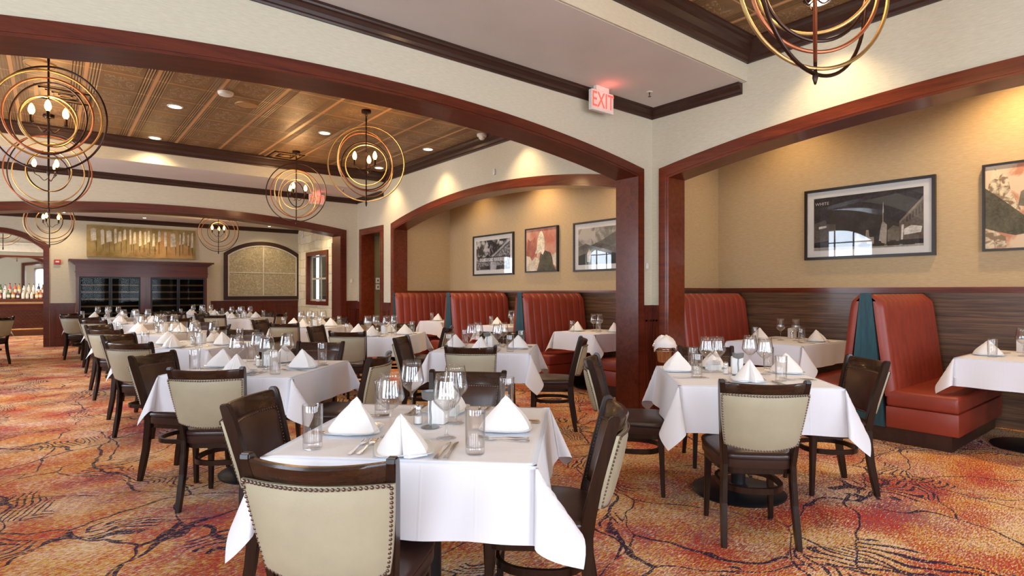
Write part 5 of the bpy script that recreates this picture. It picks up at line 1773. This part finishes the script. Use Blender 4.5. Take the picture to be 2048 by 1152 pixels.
bm = B(); lathe(bm, [(0, 0), (0.070, 0), (0.078, 0.01), (0.094, 0.19), (0.100, 0.197), (0.100, 0.203), (0.092, 0.203), (0.088, 0.19), (0.072, 0.015), (0, 0.012)], 32); obj('bowl', bm, M['steel'], t, True)
for s in (-1, 1):
    pts = [(s * (0.098 + 0.022 * math.sin(PI * k / 12)) * 0.78, -s * (0.098 + 0.022 * math.sin(PI * k / 12)) * 0.62, 0.185 - 0.045 * k / 12 - 0.0) for k in range(13)]
    bm = B(); tube(bm, pts, 0.010, 8); obj('handle', bm, M['steel'], t, True)
bm = B(); N = 24; rings = []
r0 = random.Random(3)
for j, (rad, z) in enumerate(((0.0, 0.265), (0.035, 0.262), (0.062, 0.246), (0.088, 0.222), (0.103, 0.206), (0.108, 0.180), (0.106, 0.150))):
    ring = []
    for k in range(N):
        a = 2 * PI * k / N
        zz2 = z + (0.012 * math.sin(3 * a + j) if 0 < j < 4 else 0)
        if j == 6: zz2 -= 0.055 * max(0, math.cos(2 * (a + 0.7))) ** 2
        if j == 5: zz2 -= 0.012 * max(0, math.cos(2 * (a + 0.7))) ** 2
        rr2 = rad * (1 + 0.03 * math.sin(5 * a + j)) + (0.004 if j > 4 else 0)
        ring.append(bm.verts.new((rr2 * math.cos(a), rr2 * math.sin(a), zz2)))
    rings.append(ring)
for a, b in zip(rings, rings[1:]):
    for k in range(N):
        bm.faces.new((a[k], a[(k + 1) % N], b[(k + 1) % N], b[k]))
bmesh.ops.remove_doubles(bm, verts=bm.verts, dist=0.0005)
cl = simple('draped_napkin', bm, M['napkin'], 'crumpled white napkin draped over the steel ice bucket', 'napkin', loc=(4.86, 3.58, 0.607), smooth=True)

# ------------------------------------------------------------------ the bar beyond the arched opening
def bar():
    t = empty('bar_counter', (-1.2, 22.4, 0)); tag(t, 'wooden bar counter with latticed front and foot rail', 'bar')
    bm = B(); box(bm, -1.6, 1.6, 0.0, 0.5, 0, 0.93); obj('body', bm, M['bar_dark'], t)
    obj('countertop', bbox(-1.65, 1.65, -0.16, 0.6, 0.95, 1.0, 0.01), M['shelf_wood'], t)
    bm = B(); box(bm, -1.62, 1.62, -0.02, 0.0, 0.78, 0.95); obj('apron', bm, M['mahogany_x'], t)
    bm = B()
    for k in range(34):
        x = -1.6 + k * 0.1
        for s in (1, -1):
            prism(bm, [(x, 0.27), (x + 0.012, 0.27), (x + 0.012 + s * 0.45, 0.76), (x + s * 0.45, 0.76)], lambda a, q, d: (max(-1.6, min(1.6, a)), -d, q), 0.001, 0.012 if s > 0 else 0.018)
    obj('lattice', bm, M['mahogany_x'], t)
    bm = B(); tube(bm, [(-1.6, -0.14, 0.20), (1.6, -0.14, 0.20)], 0.025, 12); obj('foot_rail', bm, M['gold'], t, True)


bar()
t = empty('back_bar', (-1.2, 23.58, 0)); tag(t, 'mirrored back bar unit behind the bar counter', 'shelf unit')
bm = B(); box(bm, -1.75, 1.65, -0.50, 0.0, 0, 1.10); obj('cupboard', bm, M['bar_dark'], t)
bm = B(); box(bm, -1.0, 1.62, -0.03, -0.01, 1.14, 2.38); obj('mirror', bm, M['mirror'], t)
bm = B()
for (a, b, c, d) in ((-1.06, -1.0, 1.1, 2.44), (1.62, 1.68, 1.1, 2.44), (-1.0, 1.62, 2.38, 2.44)):
    box(bm, a, b, -0.06, 0.0, c, d)
obj('mirror_frame', bm, M['mahogany_x'], t)
bm = B(); box(bm, -1.75, 1.66, -0.16, 0.0, 2.55, 2.80); box(bm, -1.75, 1.66, -0.22, 0.0, 2.78, 2.83); obj('moulded_header', bm, M['white_paint'], t)
bm = B(); box(bm, -1.0, 1.6, -0.32, -0.06, 1.10, 1.24); obj('bottle_step', bm, M['bar_dark'], t)
bcols = [(0.30, 0.13, 0.02), (0.55, 0.55, 0.52), (0.45, 0.10, 0.04), (0.06, 0.14, 0.05), (0.70, 0.70, 0.68), (0.60, 0.30, 0.05), (0.60, 0.62, 0.66), (0.03, 0.03, 0.12), (0.72, 0.70, 0.66), (0.50, 0.10, 0.10)]
bm_m = [plain('bottle_glass', c, 0.12, var=0.05, coat=0.5) for c in bcols]
lab_m = plain('bottle_label', (0.72, 0.68, 0.60), 0.7)
bnames = ['amber', 'clear', 'red', 'green', 'white', 'orange', 'pale blue', 'dark blue', 'frosted', 'crimson']
rb = random.Random(11)


def bottle(x, y, z, ci, h, r, label):
    t = empty('bottle', (x, y, z)); tag(t, label, 'bottle', 'liquor bottles behind the bar')
    bm = B(); lathe(bm, [(0, 0.0), (r * 0.95, 0), (r, 0.006), (r, h * 0.56), (r * 0.85, h * 0.64), (r * 0.36, h * 0.74), (r * 0.32, h * 0.93), (0, h * 0.93)], 14); obj('body', bm, bm_m[ci], t, True)
    bm = B(); lathe(bm, [(0, h * 0.93), (r * 0.38, h * 0.93), (r * 0.38, h), (0, h)], 10); obj('cap', bm, M['iron'], t, True)
    bm = B(); lathe(bm, [(r * 1.02, h * 0.14), (r * 1.03, h * 0.15), (r * 1.03, h * 0.44), (r * 1.02, h * 0.45)], 14); obj('paper_label', bm, lab_m, t, True)


pos_w = ['first', 'second', 'third', 'fourth', 'fifth', 'sixth', 'seventh', 'eighth', 'ninth', 'tenth', 'eleventh', 'twelfth']
for k in range(11):
    ci = (k * 3) % 10
    bottle(-1.36 + k * 0.112 + rb.uniform(-0.01, 0.01), 23.40 + rb.uniform(-.02, .02), 1.24, ci, rb.uniform(0.28, 0.36), rb.uniform(0.036, 0.044), '%s bottle, %s from left in the upper back-bar row' % (bnames[ci], pos_w[k]))
for k in range(11):
    ci = (k * 7 + 2) % 10
    bottle(-1.36 + k * 0.108 + rb.uniform(-0.01, 0.01), 23.17 + rb.uniform(-.02, .02), 1.10, ci, rb.uniform(0.22, 0.29), rb.uniform(0.036, 0.046), '%s bottle, %s from left in the lower back-bar row' % (bnames[ci], pos_w[k]))
spot_light('bar_light', (-1.0, 21.5, 3.45), 260, ang=150)
area_light('bar_side_light', (-4.0, 20.5, 2.0), (0, R(-90), 0), 2.0, 2.5, 120, DAY)  # unseen bluish area light at the bar room's left wall, which has no opening
chandelier(-1.0, 19.8, 3.5, 2.95, ringsF[1:], 'small bright ringed chandelier inside the bar room', arm_rot=0.4)

# one more chair, side-on at the far left edge, belongs to the table cut by the frame
